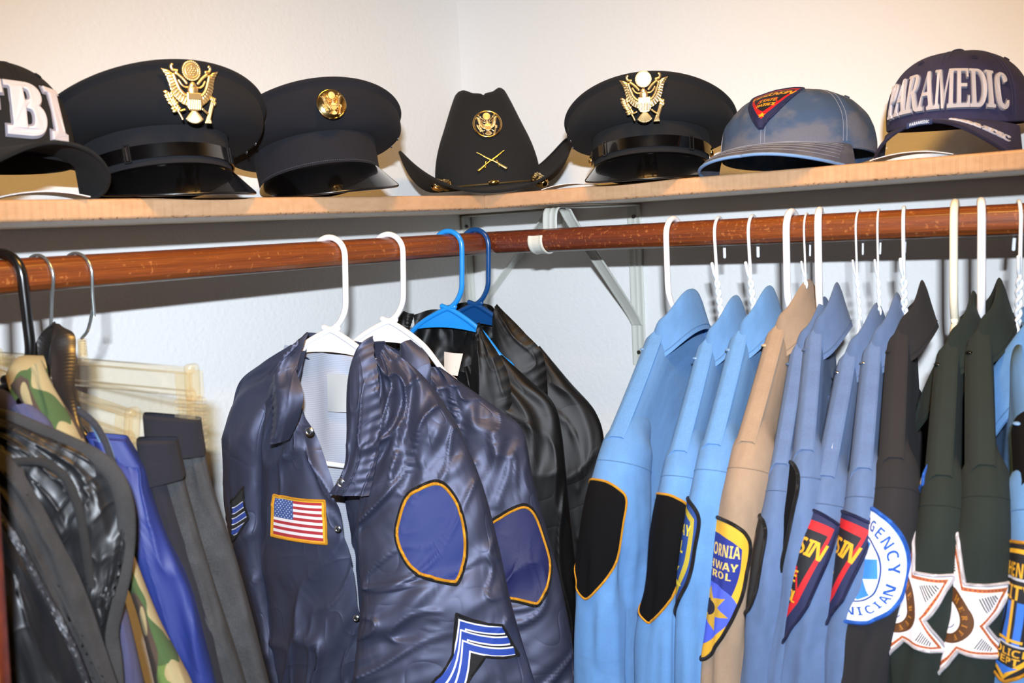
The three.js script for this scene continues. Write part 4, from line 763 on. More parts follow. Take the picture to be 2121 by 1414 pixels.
sleevePatch(s12, 'sleeve_patch', shield(0.105, 0.15), printed(512, 720, (g, w, h) => {
  g.fillStyle = '#0d0e16'; g.fillRect(0, 0, w, h); g.strokeStyle = '#e2a925'; g.lineWidth = 22; g.beginPath(); g.moveTo(30, h * 0.12); g.quadraticCurveTo(w / 2, h * 0.0, w - 30, h * 0.12); g.quadraticCurveTo(w - 16, h * 0.6, w / 2, h * 0.97); g.quadraticCurveTo(16, h * 0.6, 30, h * 0.12); g.stroke();
  g.fillStyle = '#e2a925'; g.textAlign = 'center'; g.font = 'bold 92px sans-serif'; g.fillText('GOTHENBURG', w / 2, h * 0.23, w * 0.8); g.font = 'bold 84px sans-serif'; g.fillText('CITY', w / 2, h * 0.36, w * 0.6);
  g.fillStyle = '#2f6fd6'; for (const x of [0.3, 0.42, 0.55, 0.66]) g.fillRect(w * x, h * 0.37, w * 0.07, h * 0.3); g.fillStyle = '#e2a925'; g.fillRect(w * 0.49, h * 0.36, w * 0.03, h * 0.32); g.fillRect(w * 0.36, h * 0.62, w * 0.28, h * 0.025);
  g.strokeStyle = '#b9bcc8'; g.lineWidth = 12; for (const y of [0.255, 0.685]) { g.beginPath(); g.moveTo(w * 0.12, h * y); g.quadraticCurveTo(w / 2, h * (y - 0.03), w * 0.88, h * y); g.stroke(); }
  g.fillStyle = '#e2a925'; g.font = 'bold 62px sans-serif'; g.fillText('POLICE', w / 2, h * 0.765, w * 0.62); g.fillText('DEPT', w / 2, h * 0.84, w * 0.4); g.fillStyle = '#2f6fd6'; g.beginPath(); g.moveTo(w * 0.36, h * 0.86); g.lineTo(w * 0.64, h * 0.86); g.lineTo(w * 0.5, h * 0.94); g.fill();
}), 40, 0.28, { rimMat: threadGold, rim: 0.002 });

// their hangers
const H = 'hangers on the right rod';
const hp = (x) => [x, ROD.y, ROD.d];
tubularHanger('white tubular hanger holding the light blue shirt nearest the corner', M.whitePlastic, hp(0.659), R(-90 + 3), { yJ: -0.118, drop: 0.15, half: 0.175 });
wireHanger('white coated wire hanger holding the second light blue shirt', M.whiteWire, hp(0.735), R(-90 + 9));
wireHanger('white coated wire hanger holding the light blue shirt left of the tan shirt', M.whiteWire, hp(0.788), R(-90 + 8));
tubularHanger('thick white tubular hanger holding the tan shirt', M.whitePlastic, hp(0.846), R(-90 + 5), { yJ: -0.125, r: 0.005, drop: 0.15, half: 0.175 });
wireHanger('thin white wire hanger between the two thick white hangers', M.whiteWire, hp(0.868), R(-90 + 11), { r: 0.0014 });
tubularHanger('thick white tubular hanger holding a slate blue shirt', M.whitePlastic, hp(0.886), R(-90 + 15), { yJ: -0.122, r: 0.005, drop: 0.15, half: 0.175 });
wireHanger('thin white wire hanger holding the slate shirt with the large fan patch', M.whiteWire, hp(0.940), R(-90 + 7), { r: 0.0014 });
wireHanger('thin white wire hanger just left of the black shirt hanger', M.whiteWire, hp(0.966), R(-90 + 12), { r: 0.0014 });
wireHanger('white coated wire hanger holding the black shirt', M.whiteWire, hp(0.998), R(-90 + 13));
tubularHanger('cream tubular hanger holding the left dark green shirt', M.creamPlastic, hp(1.060), R(-90 + 10), { yJ: -0.128, r: 0.005, drop: 0.15, half: 0.175 });
tubularHanger('white tubular hanger holding the right dark green shirt', M.whitePlastic, hp(1.090), R(-90 + 14), { yJ: -0.128, r: 0.005, drop: 0.15, half: 0.175 });
wireHanger('white coated wire hanger holding the last light blue shirt', M.whiteWire, hp(1.132), R(-90 + 17));

// ---------------------------------------------------------------- jackets: sheets and flattened tubes between two edge curves
const crumple = tex(512, 512, (x, y, u, v) => { // fine creases of thin nylon, mostly running one way
  const w = 0.6 * noise(u * 4, v * 4, 3, 4), a = noise(u * 10 + w, v * 4 + w, 1, 0) * 0, b = fbm(u * 8 + w, v * 4, 1, 3, 4), c = 1 - abs(noise(u * 12, v * 8, 7, 4));
  return clamp(0.5 + 0.6 * b + 0.12 * pow(c, 6) + a);
});
const nylon = (c, o = {}) => phy({ color: new THREE.Color().setRGB(...c), metalness: o.metal ?? 0.45, roughness: o.rough ?? 0.46, bumpMap: rep(crumple, o.size ?? 0.34), bumpScale: o.bump ?? 0.0032, sheen: 0.15, sheenRoughness: 0.4, sheenColor: new THREE.Color(0x4a4c6a) });
const navyNylon = nylon([0.050, 0.057, 0.100], { metal: 0.55, rough: 0.53, bump: 0.004 }), blackNylon = nylon([0.009, 0.0088, 0.0092], { metal: 0.6, rough: 0.50, bump: 0.002 });
const BASE = new WeakMap();
function wThing(name, label, cat, base, group) { const t = thing(name, label, cat, base, 0, group); BASE.set(t, base); return t; }
function wobj(name, geo, mat, t, root = t, label) { const g = Array.isArray(geo) ? merge(geo) : geo, b = BASE.get(root); g.translate(-b[0], -b[1], -b[2]); return obj(name, g, mat, t, label); }
const CAMDIR = V(0.62, 0.12, 0.77); // from the corner toward the room: fronts of sheets face this way
function below(S, hem) { // carries an edge curve on down to the hem, v beyond 1
  const L = S.length_, d = S(1).sub(S(0.97)).normalize().lerp(V(0, -1, 0), 0.6).normalize();
  const f = (v) => v <= 1 ? S(v) : S(1).addScaledVector(d, (v - 1) * L);
  f.vmax = hem === undefined ? 1 : 1 + max(0, (S(1).y - hem) / (L * abs(d.y))); return f;
}
const hang = (f) => (u, v) => f(u, v * f.vmax);
function ribbon(a, b, o = {}) { // f(u, v): u from curve a to curve b, v down; front toward the room
  const A = below(spline(a), o.hem), B = below(spline(b), o.hem), bul = o.bulge ?? (() => 0.01);
  const f = (u, v, h = 0) => {
    const p = A(v), q = B(v), e = 0.01, c0 = A(max(0, v - e)).add(B(max(0, v - e))), c1 = A(v + e > A.vmax ? v : v + e).add(B(v + e > A.vmax ? v : v + e));
    const n = q.clone().sub(p).cross(c1.sub(c0)).normalize(); if (n.dot(o.face ?? CAMDIR) < 0) n.negate();
    p.lerp(q, u); return p.addScaledVector(n, bul(v) * (1 - pow(abs(2 * u - 1), 2.2)) + (o.off ?? 0) + (o.fold ? o.fold(u, v) : 0) + h);
  };
  f.vmax = A.vmax; return f;
}
function flat(a, b, th, o = {}) { // closed flattened tube: f(ang, v); ang 0 at b, 90 degrees front, 180 at a
  const A = below(spline(a), o.hem), B = below(spline(b), o.hem), ex = o.ex ?? 0.8;
  const f = (ang, v, h = 0) => {
    const p = A(v), q = B(v), e = 0.01, c0 = A(max(0, v - e)).add(B(max(0, v - e))), c1 = A(v + e > A.vmax ? v : v + e).add(B(v + e > A.vmax ? v : v + e));
    const d = q.clone().sub(p), n = d.clone().cross(c1.sub(c0)).normalize(); if (n.dot(o.face ?? CAMDIR) < 0) n.negate();
    const c = cos(ang), s = sin(ang), u = 0.5 + 0.5 * spow(c, ex), w = th(v) * spow(s, ex);
    p.lerp(q, u); return p.addScaledVector(n, w + (s > 0 ? (o.fold ? o.fold(u, v) * min(1, s * 2.5) : 0) + h : -h));
  };
  f.vmax = A.vmax;
  f.front = (u, v, h = 0) => f(Math.acos(clamp(2 * u - 1, -1, 1)), v, h);
  return f;
}
const tubeGeo = (f, nu = 96, nv = 120) => grid((u, v) => f(u * TAU, v * f.vmax), nu, round(nv * min(1.5, f.vmax)), { close: true });
function onSurf(f, at, rot = 0) { // flat patch coordinates (metres) on f(u, v) around the point nearest to at
  const P = V(...at); let u0 = 0.5, v0 = 0.5, best = 1e9;
  for (let st = 0, w = 0.5; st < 5; st++, w *= 0.18) { const cu = u0, cv = v0; for (let i = -12; i <= 12; i++) for (let j = -12; j <= 12; j++) { const u = clamp(cu + w * i / 12, 0.02, 0.98), v = clamp(cv + w * j / 12, 0.01, 0.99), d = f(u, v).distanceToSquared(P); if (d < best) { best = d; u0 = u; v0 = v; } } }
  const e = 0.02, Su = f(min(0.99, u0 + e), v0).sub(f(max(0.01, u0 - e), v0)).divideScalar(min(0.99, u0 + e) - max(0.01, u0 - e)), Sv = f(u0, min(1, v0 + e)).sub(f(u0, max(0, v0 - e))).divideScalar(min(1, v0 + e) - max(0, v0 - e));
  const n = Su.clone().cross(Sv).normalize(), down = V(0, -1, 0).addScaledVector(n, n.y).normalize(), ex = down.clone().cross(n).normalize(); if (ex.dot(Su) < 0) ex.negate();
  const uu = Su.dot(Su), vv = Sv.dot(Sv), uv = Su.dot(Sv), det = uu * vv - uv * uv, c = cos(rot), s = sin(rot);
  return (x, y, h) => { const X = c * x - s * y, Y = s * x + c * y, d = ex.clone().multiplyScalar(X).addScaledVector(down, -Y), a = d.dot(Su), b = d.dot(Sv); return f(clamp(u0 + (a * vv - b * uv) / det, 0.004, 0.996), clamp(v0 + (b * uu - a * uv) / det), h); };
}
function folds(seed, amp, W, L, o = {}) { // long soft drag folds, a few sharper creases; W, L in metres
  const kx = o.kx ?? 9, ky = o.ky ?? 4, sk = o.skew ?? 4;
  return (u, v) => {
    const x = u * W, y = v * L, w = 0.5 * noise(x * 5, y * 5, seed + 9);
    const X = x * kx + y * sk + w, n = noise(X * 0.8, y * ky * 0.55 - x * 1.2, seed), m = noise(X * 1.9 - y * sk, y * ky * 1.1 + x * 2, seed + 4), r = 1 - abs(noise(X * 1.1 + 5, y * ky * 0.7, seed + 7));
    const k = noise(X * 3.4 + 3, y * ky * 2.1 + x * 5, seed + 11), r2 = 1 - abs(noise(X * 2.2 - y * 6, y * ky * 1.3 + 2, seed + 13));
    let a = amp * (0.85 * n + 0.5 * m + 0.26 * k + 0.7 * pow(r, 7) + 0.4 * pow(r2, 9) - 0.1);
    for (const [cu, cv, rr] of o.calm ?? []) a *= 1 - 0.97 * gauss(hypot((u - cu) * W, (v - cv) * L), rr);
    return a;
  };
}
function snap(t, root, p, n, r = 0.0062) { const g = new THREE.SphereGeometry(r, 20, 10); g.scale(1, 1, 0.35); g.lookAt(V(...n)); g.translate(...p); const k = new THREE.TorusGeometry(r * 0.62, r * 0.16, 8, 20); k.lookAt(V(...n)); k.translate(p[0] + n[0] * r * 0.3, p[1], p[2] + n[2] * r * 0.3); return wobj('snap_button', [g, k], silver, t, root); }

const J = 'jackets on the left rod', HEM = -0.93;
// ---- the front navy jacket
{
  const t = wThing('nylon_jacket', 'navy nylon jacket in front, with flag patch and pale mesh lining', 'jacket', [0.289, 0, 0.645], J);
  const w = (n, g, m, p = t, l) => wobj(n, g, m, p, t, l);
  // back, lining
  const back = ribbon([[0.1563,-0.1613,0.6348], [0.0601,-0.2309,0.6642], [0.0361,-0.3945,0.6715], [0.026,-0.6139,0.6746], [0.0371,-0.8383,0.6712]], [[0.3265,-0.1787,0.5888], [0.4208,-0.2772,0.56], [0.4519,-0.4463,0.5505], [0.4618,-0.5967,0.5475], [0.4748,-0.7653,0.5435]], { hem: HEM, fold: folds(3, 0.006, 0.4, 0.7) });
  w('back_panel', sheet((u, v) => back(u, v * back.vmax, -0.008), 40, 60, 0.002), navyNylon);
  const meshTex = tex(128, 128, (x, y) => { const k = 0.5 + 0.5 * sin(y / 128 * TAU * 16) * (0.75 + 0.25 * sin(x / 128 * TAU * 24)), c = 0.72 + 0.14 * k; return [c * 0.98, c * 0.99, c * 1.04]; }, { srgb: true });
  const lining = std({ map: rep(meshTex, 0.05), roughness: 0.75, color: 0xd8dade });
  const li = ribbon([[0.169,-0.1601,0.6589], [0.1374,-0.2643,0.6686], [0.126,-0.383,0.6721], [0.1239,-0.5937,0.6727], [0.1216,-0.8115,0.6734]], [[0.3459,-0.1826,0.6079], [0.3791,-0.2588,0.5978], [0.3867,-0.369,0.5954], [0.3808,-0.5657,0.5972], [0.3747,-0.7695,0.5991]], { hem: HEM, fold: (u, v) => 0.006 * noise(u * 6, v * 5, 3) });
  w('lining', sheet(hang(li), 40, 60, 0.001), lining, t, 'pale grey mesh lining');
  const inner = ribbon([[0.2154,-0.1479,0.6545], [0.2084,-0.1427,0.6369], [0.2421,-0.1457,0.6176], [0.2919,-0.1572,0.6091], [0.3498,-0.1535,0.6128]], [[0.2132,-0.1755,0.6612], [0.2297,-0.1876,0.6449], [0.2607,-0.2004,0.6294], [0.2978,-0.2052,0.6193], [0.3366,-0.2137,0.6219]], { bulge: () => -0.004, fold: (u, v) => 0.004 * sin(v * 16 + u * 5) });
  w('collar_back', sheet(inner, 12, 50, 0.0018), navyNylon);
  const lb = [[0.2572,-0.2011,0.6457], [0.3038,-0.2038,0.6315], [0.2556,-0.259,0.6482], [0.301,-0.2596,0.6343]].map((p) => V(...p));
  w('care_label', sheet((u, v) => lb[0].clone().lerp(lb[1], u).lerp(lb[2].clone().lerp(lb[3], u), v).addScaledVector(V(0.3, 0, 0.95), 0.004 + 0.005 * sin(u * PI) * v), 10, 10, 0.0008), std({ color: new THREE.Color().setRGB(0.40, 0.43, 0.45), roughness: 0.6 }), t, 'plain grey neck label');
  // left sleeve and left front
  const ls = flat([[0.2025,-0.1586,0.6676], [0.1527,-0.1851,0.6859], [0.1079,-0.2178,0.7026], [0.0868,-0.2842,0.7091], [0.073,-0.3477,0.7133], [0.0702,-0.4277,0.7142], [0.0726,-0.4921,0.7134], [0.0881,-0.5721,0.7087], [0.1185,-0.6671,0.6994], [0.1466,-0.7874,0.6908]], [[0.2409,-0.1547,0.665], [0.2303,-0.1886,0.6782], [0.1854,-0.2413,0.692], [0.1729,-0.2925,0.7058], [0.1635,-0.3539,0.7087], [0.1584,-0.4236,0.7102], [0.1542,-0.4943,0.7115], [0.158,-0.573,0.7104], [0.1787,-0.6664,0.704], [0.2033,-0.7758,0.6965]], ramp(0, 0.004, 0.1, 0.014, 0.3, 0.03, 1, 0.034), { hem: HEM, fold: folds(11, 0.012, 0.08, 0.75, { skew: 4, kx: 14, ky: 6 }) });
  const lsm = w('sleeve', tubeGeo(ls, 72, 110), navyNylon);
  const lf = ribbon([[0.2404,-0.1544,0.6902], [0.2003,-0.2082,0.7055], [0.1795,-0.2896,0.7168], [0.1696,-0.3733,0.7199], [0.1596,-0.521,0.7229], [0.1615,-0.6633,0.7223], [0.1674,-0.7754,0.7205]], [[0.254,-0.1622,0.6821], [0.2463,-0.2156,0.6884], [0.2661,-0.2907,0.6904], [0.296,-0.3654,0.6862], [0.3245,-0.5025,0.6825], [0.3286,-0.5996,0.6813], [0.3184,-0.7465,0.6844]], { hem: HEM, bulge: () => 0.016, fold: folds(23, 0.012, 0.16, 0.75, { skew: 5, kx: 12, ky: 9, calm: [[0.5, 0.5, 0.06]] }) });
  w('front_panel', sheet(hang(lf), 70, 130, 0.0022), navyNylon);
  const rf = ribbon([[0.3009,-0.3494,0.6738], [0.3095,-0.4187,0.6732], [0.3173,-0.4703,0.6708], [0.3169,-0.5341,0.671], [0.3135,-0.6067,0.672], [0.3032,-0.7554,0.6751]], [[0.3775,-0.3062,0.6505], [0.4339,-0.3886,0.6363], [0.4461,-0.4584,0.6356], [0.4494,-0.5195,0.6346], [0.4597,-0.5877,0.6315], [0.4729,-0.7263,0.6274]], { hem: HEM, fold: folds(31, 0.006, 0.14, 0.5) });
  w('front_panel', sheet(hang(rf), 40, 80, 0.002), navyNylon);
  // right shoulder and sleeve in one sweep
  const rs = flat([[0.3658,-0.1988,0.652], [0.3637,-0.2484,0.6605], [0.3616,-0.3029,0.6733], [0.3633,-0.3554,0.6913], [0.3645,-0.4226,0.7054], [0.3763,-0.5094,0.7174], [0.3762,-0.5688,0.7314], [0.3771,-0.6238,0.744], [0.3799,-0.7,0.7586]], [[0.3806,-0.1532,0.6416], [0.4216,-0.2023,0.6099], [0.4565,-0.2595,0.5925], [0.4793,-0.3058,0.5879], [0.5033,-0.3677,0.5843], [0.5263,-0.4453,0.5865], [0.5486,-0.5324,0.5902], [0.5818,-0.6342,0.5906], [0.6046,-0.7104,0.5913]], ramp(0, 0.006, 0.12, 0.02, 0.35, 0.034, 1, 0.04), { hem: HEM, fold: folds(47, 0.017, 0.24, 0.85, { skew: 8, kx: 8, ky: 13, calm: [[0.57, 0.46, 0.075], [0.7, 0.76, 0.065]] }) });
  const rsm = w('sleeve', tubeGeo(rs, 130, 170), navyNylon);
  // collar leaves with puckered edges
  const pucker = (v) => 0.0016 * sin(v * 95) + 0.002 * noise(v * 14, 3);
  const lc = ribbon([[0.2395,-0.1657,0.7085], [0.2321,-0.205,0.7138], [0.2333,-0.2469,0.7234], [0.2278,-0.2878,0.7251]], [[0.2524,-0.1371,0.6746], [0.2661,-0.1868,0.7034], [0.2884,-0.2277,0.7116], [0.2564,-0.2855,0.7164]], { off: 0.012, bulge: (v) => 0.012 + 0.006 * v, fold: (u, v) => folds(61, 0.006, 0.05, 0.14, { kx: 26, ky: 16 })(u, v) + pucker(v) * pow(1 - u, 3) });
  w('collar', sheet(lc, 40, 60, 0.0026), navyNylon);
  const rc = ribbon([[0.3496,-0.1806,0.6559], [0.3488,-0.2397,0.6759], [0.3503,-0.2908,0.6852], [0.3422,-0.3325,0.694], [0.3276,-0.3593,0.7058]], [[0.3717,-0.15,0.6356], [0.3925,-0.192,0.6502], [0.3923,-0.2589,0.6603], [0.3867,-0.3156,0.6679], [0.379,-0.3614,0.6765]], { off: 0.03, bulge: () => 0.012, fold: (u, v) => folds(67, 0.007, 0.06, 0.22, { kx: 24, ky: 14 })(u, v) * ss(0.1, 0.5, v) + pucker(v) * pow(u, 3) });
  w('collar', sheet(rc, 44, 80, 0.0026), navyNylon);
  snap(t, t, [0.3635,-0.3397,0.7264], [0.6, 0.1, 0.8], 0.0075); snap(t, t, [0.2912,-0.2741,0.7177], [0.5, 0.1, 0.85], 0.0068); snap(t, t, [0.325,-0.4176,0.7074], [0.5, 0.1, 0.85], 0.005); snap(t, t, [0.3435,-0.5511,0.7017], [0.5, 0.1, 0.85], 0.005);
  // flag, shields, chevrons
  const flagFace = printed(570, 400, (g, W2, H2) => {
    g.fillStyle = '#e0a41c'; g.fillRect(0, 0, W2, H2); const x = 26, y = 24, w2 = W2 - 52, h2 = H2 - 48;
    for (let i = 0; i < 13; i++) { g.fillStyle = i % 2 ? '#e4dfe4' : '#a8202e'; g.fillRect(x, y + i * h2 / 13, w2, h2 / 13 + 1); }
    g.fillStyle = '#33508f'; g.fillRect(x, y, w2 * 0.44, h2 * 7 / 13); g.fillStyle = '#dfe4ee';
    for (let r = 0; r < 9; r++) for (let c = 0; c < (r % 2 ? 5 : 6); c++) { const cx = x + w2 * 0.44 * ((c + (r % 2 ? 1 : 0.5)) / 6), cy = y + h2 * 7 / 13 * ((r + 0.6) / 9.2); g.beginPath(); for (let i = 0; i < 10; i++) { const a = -PI / 2 + i * PI / 5, q = i % 2 ? 3.2 : 8; g.lineTo(cx + q * cos(a), cy + q * sin(a)); } g.fill(); }
  });
  const rect = (a, b) => outline([[-a, -b], [a, -b], [a, b], [-a, b]], 120);
  const wp = (nm, parent, o) => { const m = patch(nm, parent, o), b = BASE.get(t); m.traverse((q) => q.geometry.translate(-b[0], -b[1], -b[2])); return m; };
  wp('flag_patch', t.children.find((c) => c.name === 'front_panel'), { out: rect(0.0475, 0.0325), map: onSurf((u, v, h = 0) => lf(u, v, h + 0.002), [0.2455,-0.4111,0.7167], R(-3)), face: flagFace, rim: 0.0018, rimMat: threadGold });
  const bigShield = (k = 1) => roundOutline([[-0.046, 0.026], [-0.028, 0.060], [0, 0.071], [0.026, 0.070], [0.050, 0.045], [0.058, 0.008], [0.052, -0.030], [0.032, -0.068], [0.028, -0.070], [-0.006, -0.060], [-0.036, -0.034], [-0.050, 0.0]].map(([x, y]) => [x * k, y * k]), 140);
  const shieldFace = (blue) => printed(256, 300, (g, a, b) => { g.fillStyle = blue; g.fillRect(0, 0, a, b); }, { bumpScale: 0.0001 });
  const S1 = wp('shoulder_patch', rsm, { out: bigShield(), map: onSurf(rs.front, [0.4631,-0.4166,0.6519], R(3)), face: shieldFace('#122768'), rim: 0.0024, rimMat: threadBlack });
  const gb = bigShield(0.945), gm = onSurf(rs.front, [0.4631,-0.4166,0.6519], R(3)); const gl = new THREE.TubeGeometry(new THREE.CatmullRomCurve3(gb.map((p) => gm(p.x, p.y, 0.0014)), true), 260, 0.0024, 8, true); wobj('gold_edge', gl, threadGold, S1, t);
  const chevOut = outline([[-0.012, 0.050], [0.012, 0.034], [0.040, 0.020], [0.066, 0.012], [0.080, -0.040], [0.052, -0.036], [0.022, -0.028], [-0.004, -0.052], [-0.030, -0.086], [-0.050, -0.060], [-0.026, -0.016]].map(([x, y]) => [x * 0.86, y * 0.86]), 150);
  const chevDraw = (g, W2, H2) => { // three blue chevrons edged in white on black, in patch millimetres
    g.fillStyle = '#0c0c10'; g.fillRect(0, 0, W2, H2); const X = (x) => (x + 0.043) / 0.1118 * W2, Y = (y) => (0.043 - y) / 0.117 * H2;
    for (let i = 0; i < 3; i++) { const d = i * 0.0155; const path = () => { g.beginPath(); g.moveTo(X(0.058 + i * 0.003), Y(0.004 - d)); g.quadraticCurveTo(X(0.022), Y(0.010 - d), X(-0.004), Y(0.026 - d)); g.quadraticCurveTo(X(-0.014), Y(-0.02 - d), X(-0.038 + i * 0.004), Y(-0.050 - d * 0.8)); }; g.lineCap = 'butt'; g.lineJoin = 'miter'; path(); g.strokeStyle = '#e8e8f2'; g.lineWidth = 0.0125 / 0.1118 * W2; g.stroke(); path(); g.strokeStyle = '#20409a'; g.lineWidth = 0.0082 / 0.1118 * W2; g.stroke(); }
  };
  const chevFace = printed(512, 536, chevDraw);
  wp('chevron_patch', rsm, { out: chevOut, map: onSurf(rs.front, [0.5147,-0.5619,0.6497], R(7)), face: chevFace, rim: 0.0020, rimMat: threadBlack, c: [0, -0.006] });
  wp('chevron_patch', lsm, { out: outline([[-0.016, 0.020], [0.018, 0.050], [0.020, 0.016], [0.024, 0.0], [-0.014, -0.042]], 90), map: onSurf(ls.front, [0.1275,-0.4217,0.7397], R(0)), face: printed(200, 400, (g, a, b) => { g.fillStyle = '#0c0c10'; g.fillRect(0, 0, a, b); for (let i = 0; i < 3; i++) { g.beginPath(); g.moveTo(20, b * (0.46 + i * 0.18)); g.lineTo(a, b * (0.26 + i * 0.18)); g.strokeStyle = '#cfd2e0'; g.lineWidth = 44; g.stroke(); g.strokeStyle = '#20409a'; g.lineWidth = 30; g.stroke(); } }), rim: 0.0018, rimMat: threadBlack, c: [0.004, 0.004] });
}
// ---- the second navy jacket, mostly behind the first
{
  const t = wThing('nylon_jacket', 'second navy nylon jacket behind the first, dark blue shield patch on its sleeve', 'jacket', [0.289, 0, 0.53], J);
  const w = (n, g, m, p = t, l) => wobj(n, g, m, p, t, l);
  const rs = flat([[0.3536,-0.2021,0.5475], [0.3615,-0.2691,0.5491], [0.3811,-0.3429,0.5498], [0.4047,-0.4219,0.5556], [0.4239,-0.5224,0.5642], [0.4443,-0.6158,0.5683], [0.468,-0.7575,0.5807]], [[0.3794,-0.2038,0.5274], [0.416,-0.2405,0.5015], [0.454,-0.2773,0.4747], [0.4817,-0.3079,0.4609], [0.4976,-0.3803,0.4622], [0.5194,-0.4609,0.4623], [0.5403,-0.5334,0.4633], [0.5603,-0.6272,0.4676], [0.5834,-0.7696,0.4805]], ramp(0, 0.005, 0.12, 0.018, 0.35, 0.030, 1, 0.036), { hem: HEM, fold: folds(53, 0.014, 0.2, 0.8, { skew: 7, kx: 9, ky: 11, calm: [[0.72, 0.48, 0.075]] }) });
  const rsm = w('sleeve', tubeGeo(rs, 110, 140), navyNylon);
  const back = ribbon([[0.2065,-0.2051,0.5194], [0.17,-0.3287,0.5306], [0.1538,-0.5841,0.5355], [0.1543,-0.8666,0.5354]], [[0.3548,-0.2348,0.4832], [0.4349,-0.3195,0.4549], [0.4453,-0.5556,0.4517], [0.447,-0.8172,0.4512]], { hem: HEM, fold: folds(5, 0.005, 0.3, 0.7) });
  w('back_panel', sheet(hang(back), 36, 50, 0.002), navyNylon);
  const inner = ribbon([[0.2303,-0.1682,0.5252], [0.2594,-0.1822,0.5078], [0.2948,-0.1922,0.5001]], [[0.2361,-0.2121,0.5284], [0.2602,-0.2236,0.5126], [0.2918,-0.2285,0.506]], { bulge: () => -0.003, fold: (u, v) => 0.003 * sin(v * 14 + u * 4) });
  w('collar_back', sheet(inner, 10, 30, 0.0018), navyNylon);
  w('lining', sheet(ribbon([[0.2307,-0.2099,0.5231], [0.2226,-0.2923,0.5256]], [[0.2959,-0.2183,0.5092], [0.2908,-0.2896,0.5108]]), 10, 10, 0.001), std({ color: 0xd0d3da, roughness: 0.8 }), t, 'pale mesh lining');
  const rc = ribbon([[0.3307,-0.1733,0.5447], [0.3316,-0.2241,0.5589], [0.3379,-0.2688,0.561], [0.3497,-0.3069,0.5555]], [[0.3471,-0.1631,0.537], [0.3774,-0.1972,0.5322], [0.3686,-0.2549,0.5413], [0.3633,-0.308,0.5438]], { off: 0.028, bulge: () => 0.011, fold: (u, v) => folds(71, 0.006, 0.05, 0.15, { kx: 26, ky: 18 })(u, v) * ss(0.1, 0.5, v) });
  w('collar', sheet(rc, 36, 50, 0.0026), navyNylon);
  const out = roundOutline([[-0.052, 0.035], [-0.026, 0.060], [0, 0.070], [0.022, 0.071], [0.036, 0.060], [0.048, 0.02], [0.052, -0.02], [0.040, -0.05], [0.020, -0.076], [0.016, -0.077], [-0.02, -0.062], [-0.044, -0.03]], 130);
  const wp = (nm, parent, o) => { const m = patch(nm, parent, o), b = BASE.get(t); m.traverse((q) => q.geometry.translate(-b[0], -b[1], -b[2])); return m; };
  const at = [0.5118,-0.4824,0.5208], S2 = wp('shoulder_patch', rsm, { out, map: onSurf(rs.front, at, R(2)), face: printed(256, 300, (g, a, b) => { g.fillStyle = '#10174a'; g.fillRect(0, 0, a, b); }, { bumpScale: 0.0001 }), rim: 0.0022, rimMat: threadBlack });
  const gm = onSurf(rs.front, at, R(2)); wobj('gold_edge', new THREE.TubeGeometry(new THREE.CatmullRomCurve3(out.map((p) => gm(p.x * 0.94, p.y * 0.945, 0.0014)), true), 240, 0.0021, 8, true), threadGold, S2, t);
}
// ---- the two black jackets
function blackJacket(label, base, o) {
  const t = wThing('black_jacket', label, 'jacket', base, J), w = (n, g, m, l) => wobj(n, g, m, t, t, l);
  const rs = flat(o.sa, o.sb, ramp(0, 0.005, 0.12, 0.018, 0.35, 0.028, 1, 0.034), { hem: HEM, fold: folds(o.seed, 0.009, 0.2, 0.8, { skew: 2, kx: 10, ky: 3 }) });
  w('sleeve', tubeGeo(rs, 96, 130), blackNylon);
  w('back_panel', sheet(hang(ribbon(o.ba, o.bb, { hem: HEM, fold: folds(o.seed + 5, 0.005, 0.3, 0.7) })), 36, 50, 0.002), blackNylon);
  w('collar_back', sheet(ribbon(o.ia, o.ib, { bulge: () => -0.004, fold: (u, v) => 0.004 * sin(v * 15 + u * 4) + 0.003 * noise(u * 5, v * 9, o.seed) }), 20, 50, 0.002), blackNylon);
  for (const [a, b, k] of o.collars) w('collar', sheet(ribbon(a, b, { off: 0.022, bulge: () => 0.010, fold: (u, v) => folds(o.seed + k, 0.004, 0.06, 0.2, { kx: 20, ky: 10 })(u, v) + 0.0012 * sin(v * 80) * pow(u, 4) }), 36, 60, 0.0026), blackNylon);
  return { t, w };
}
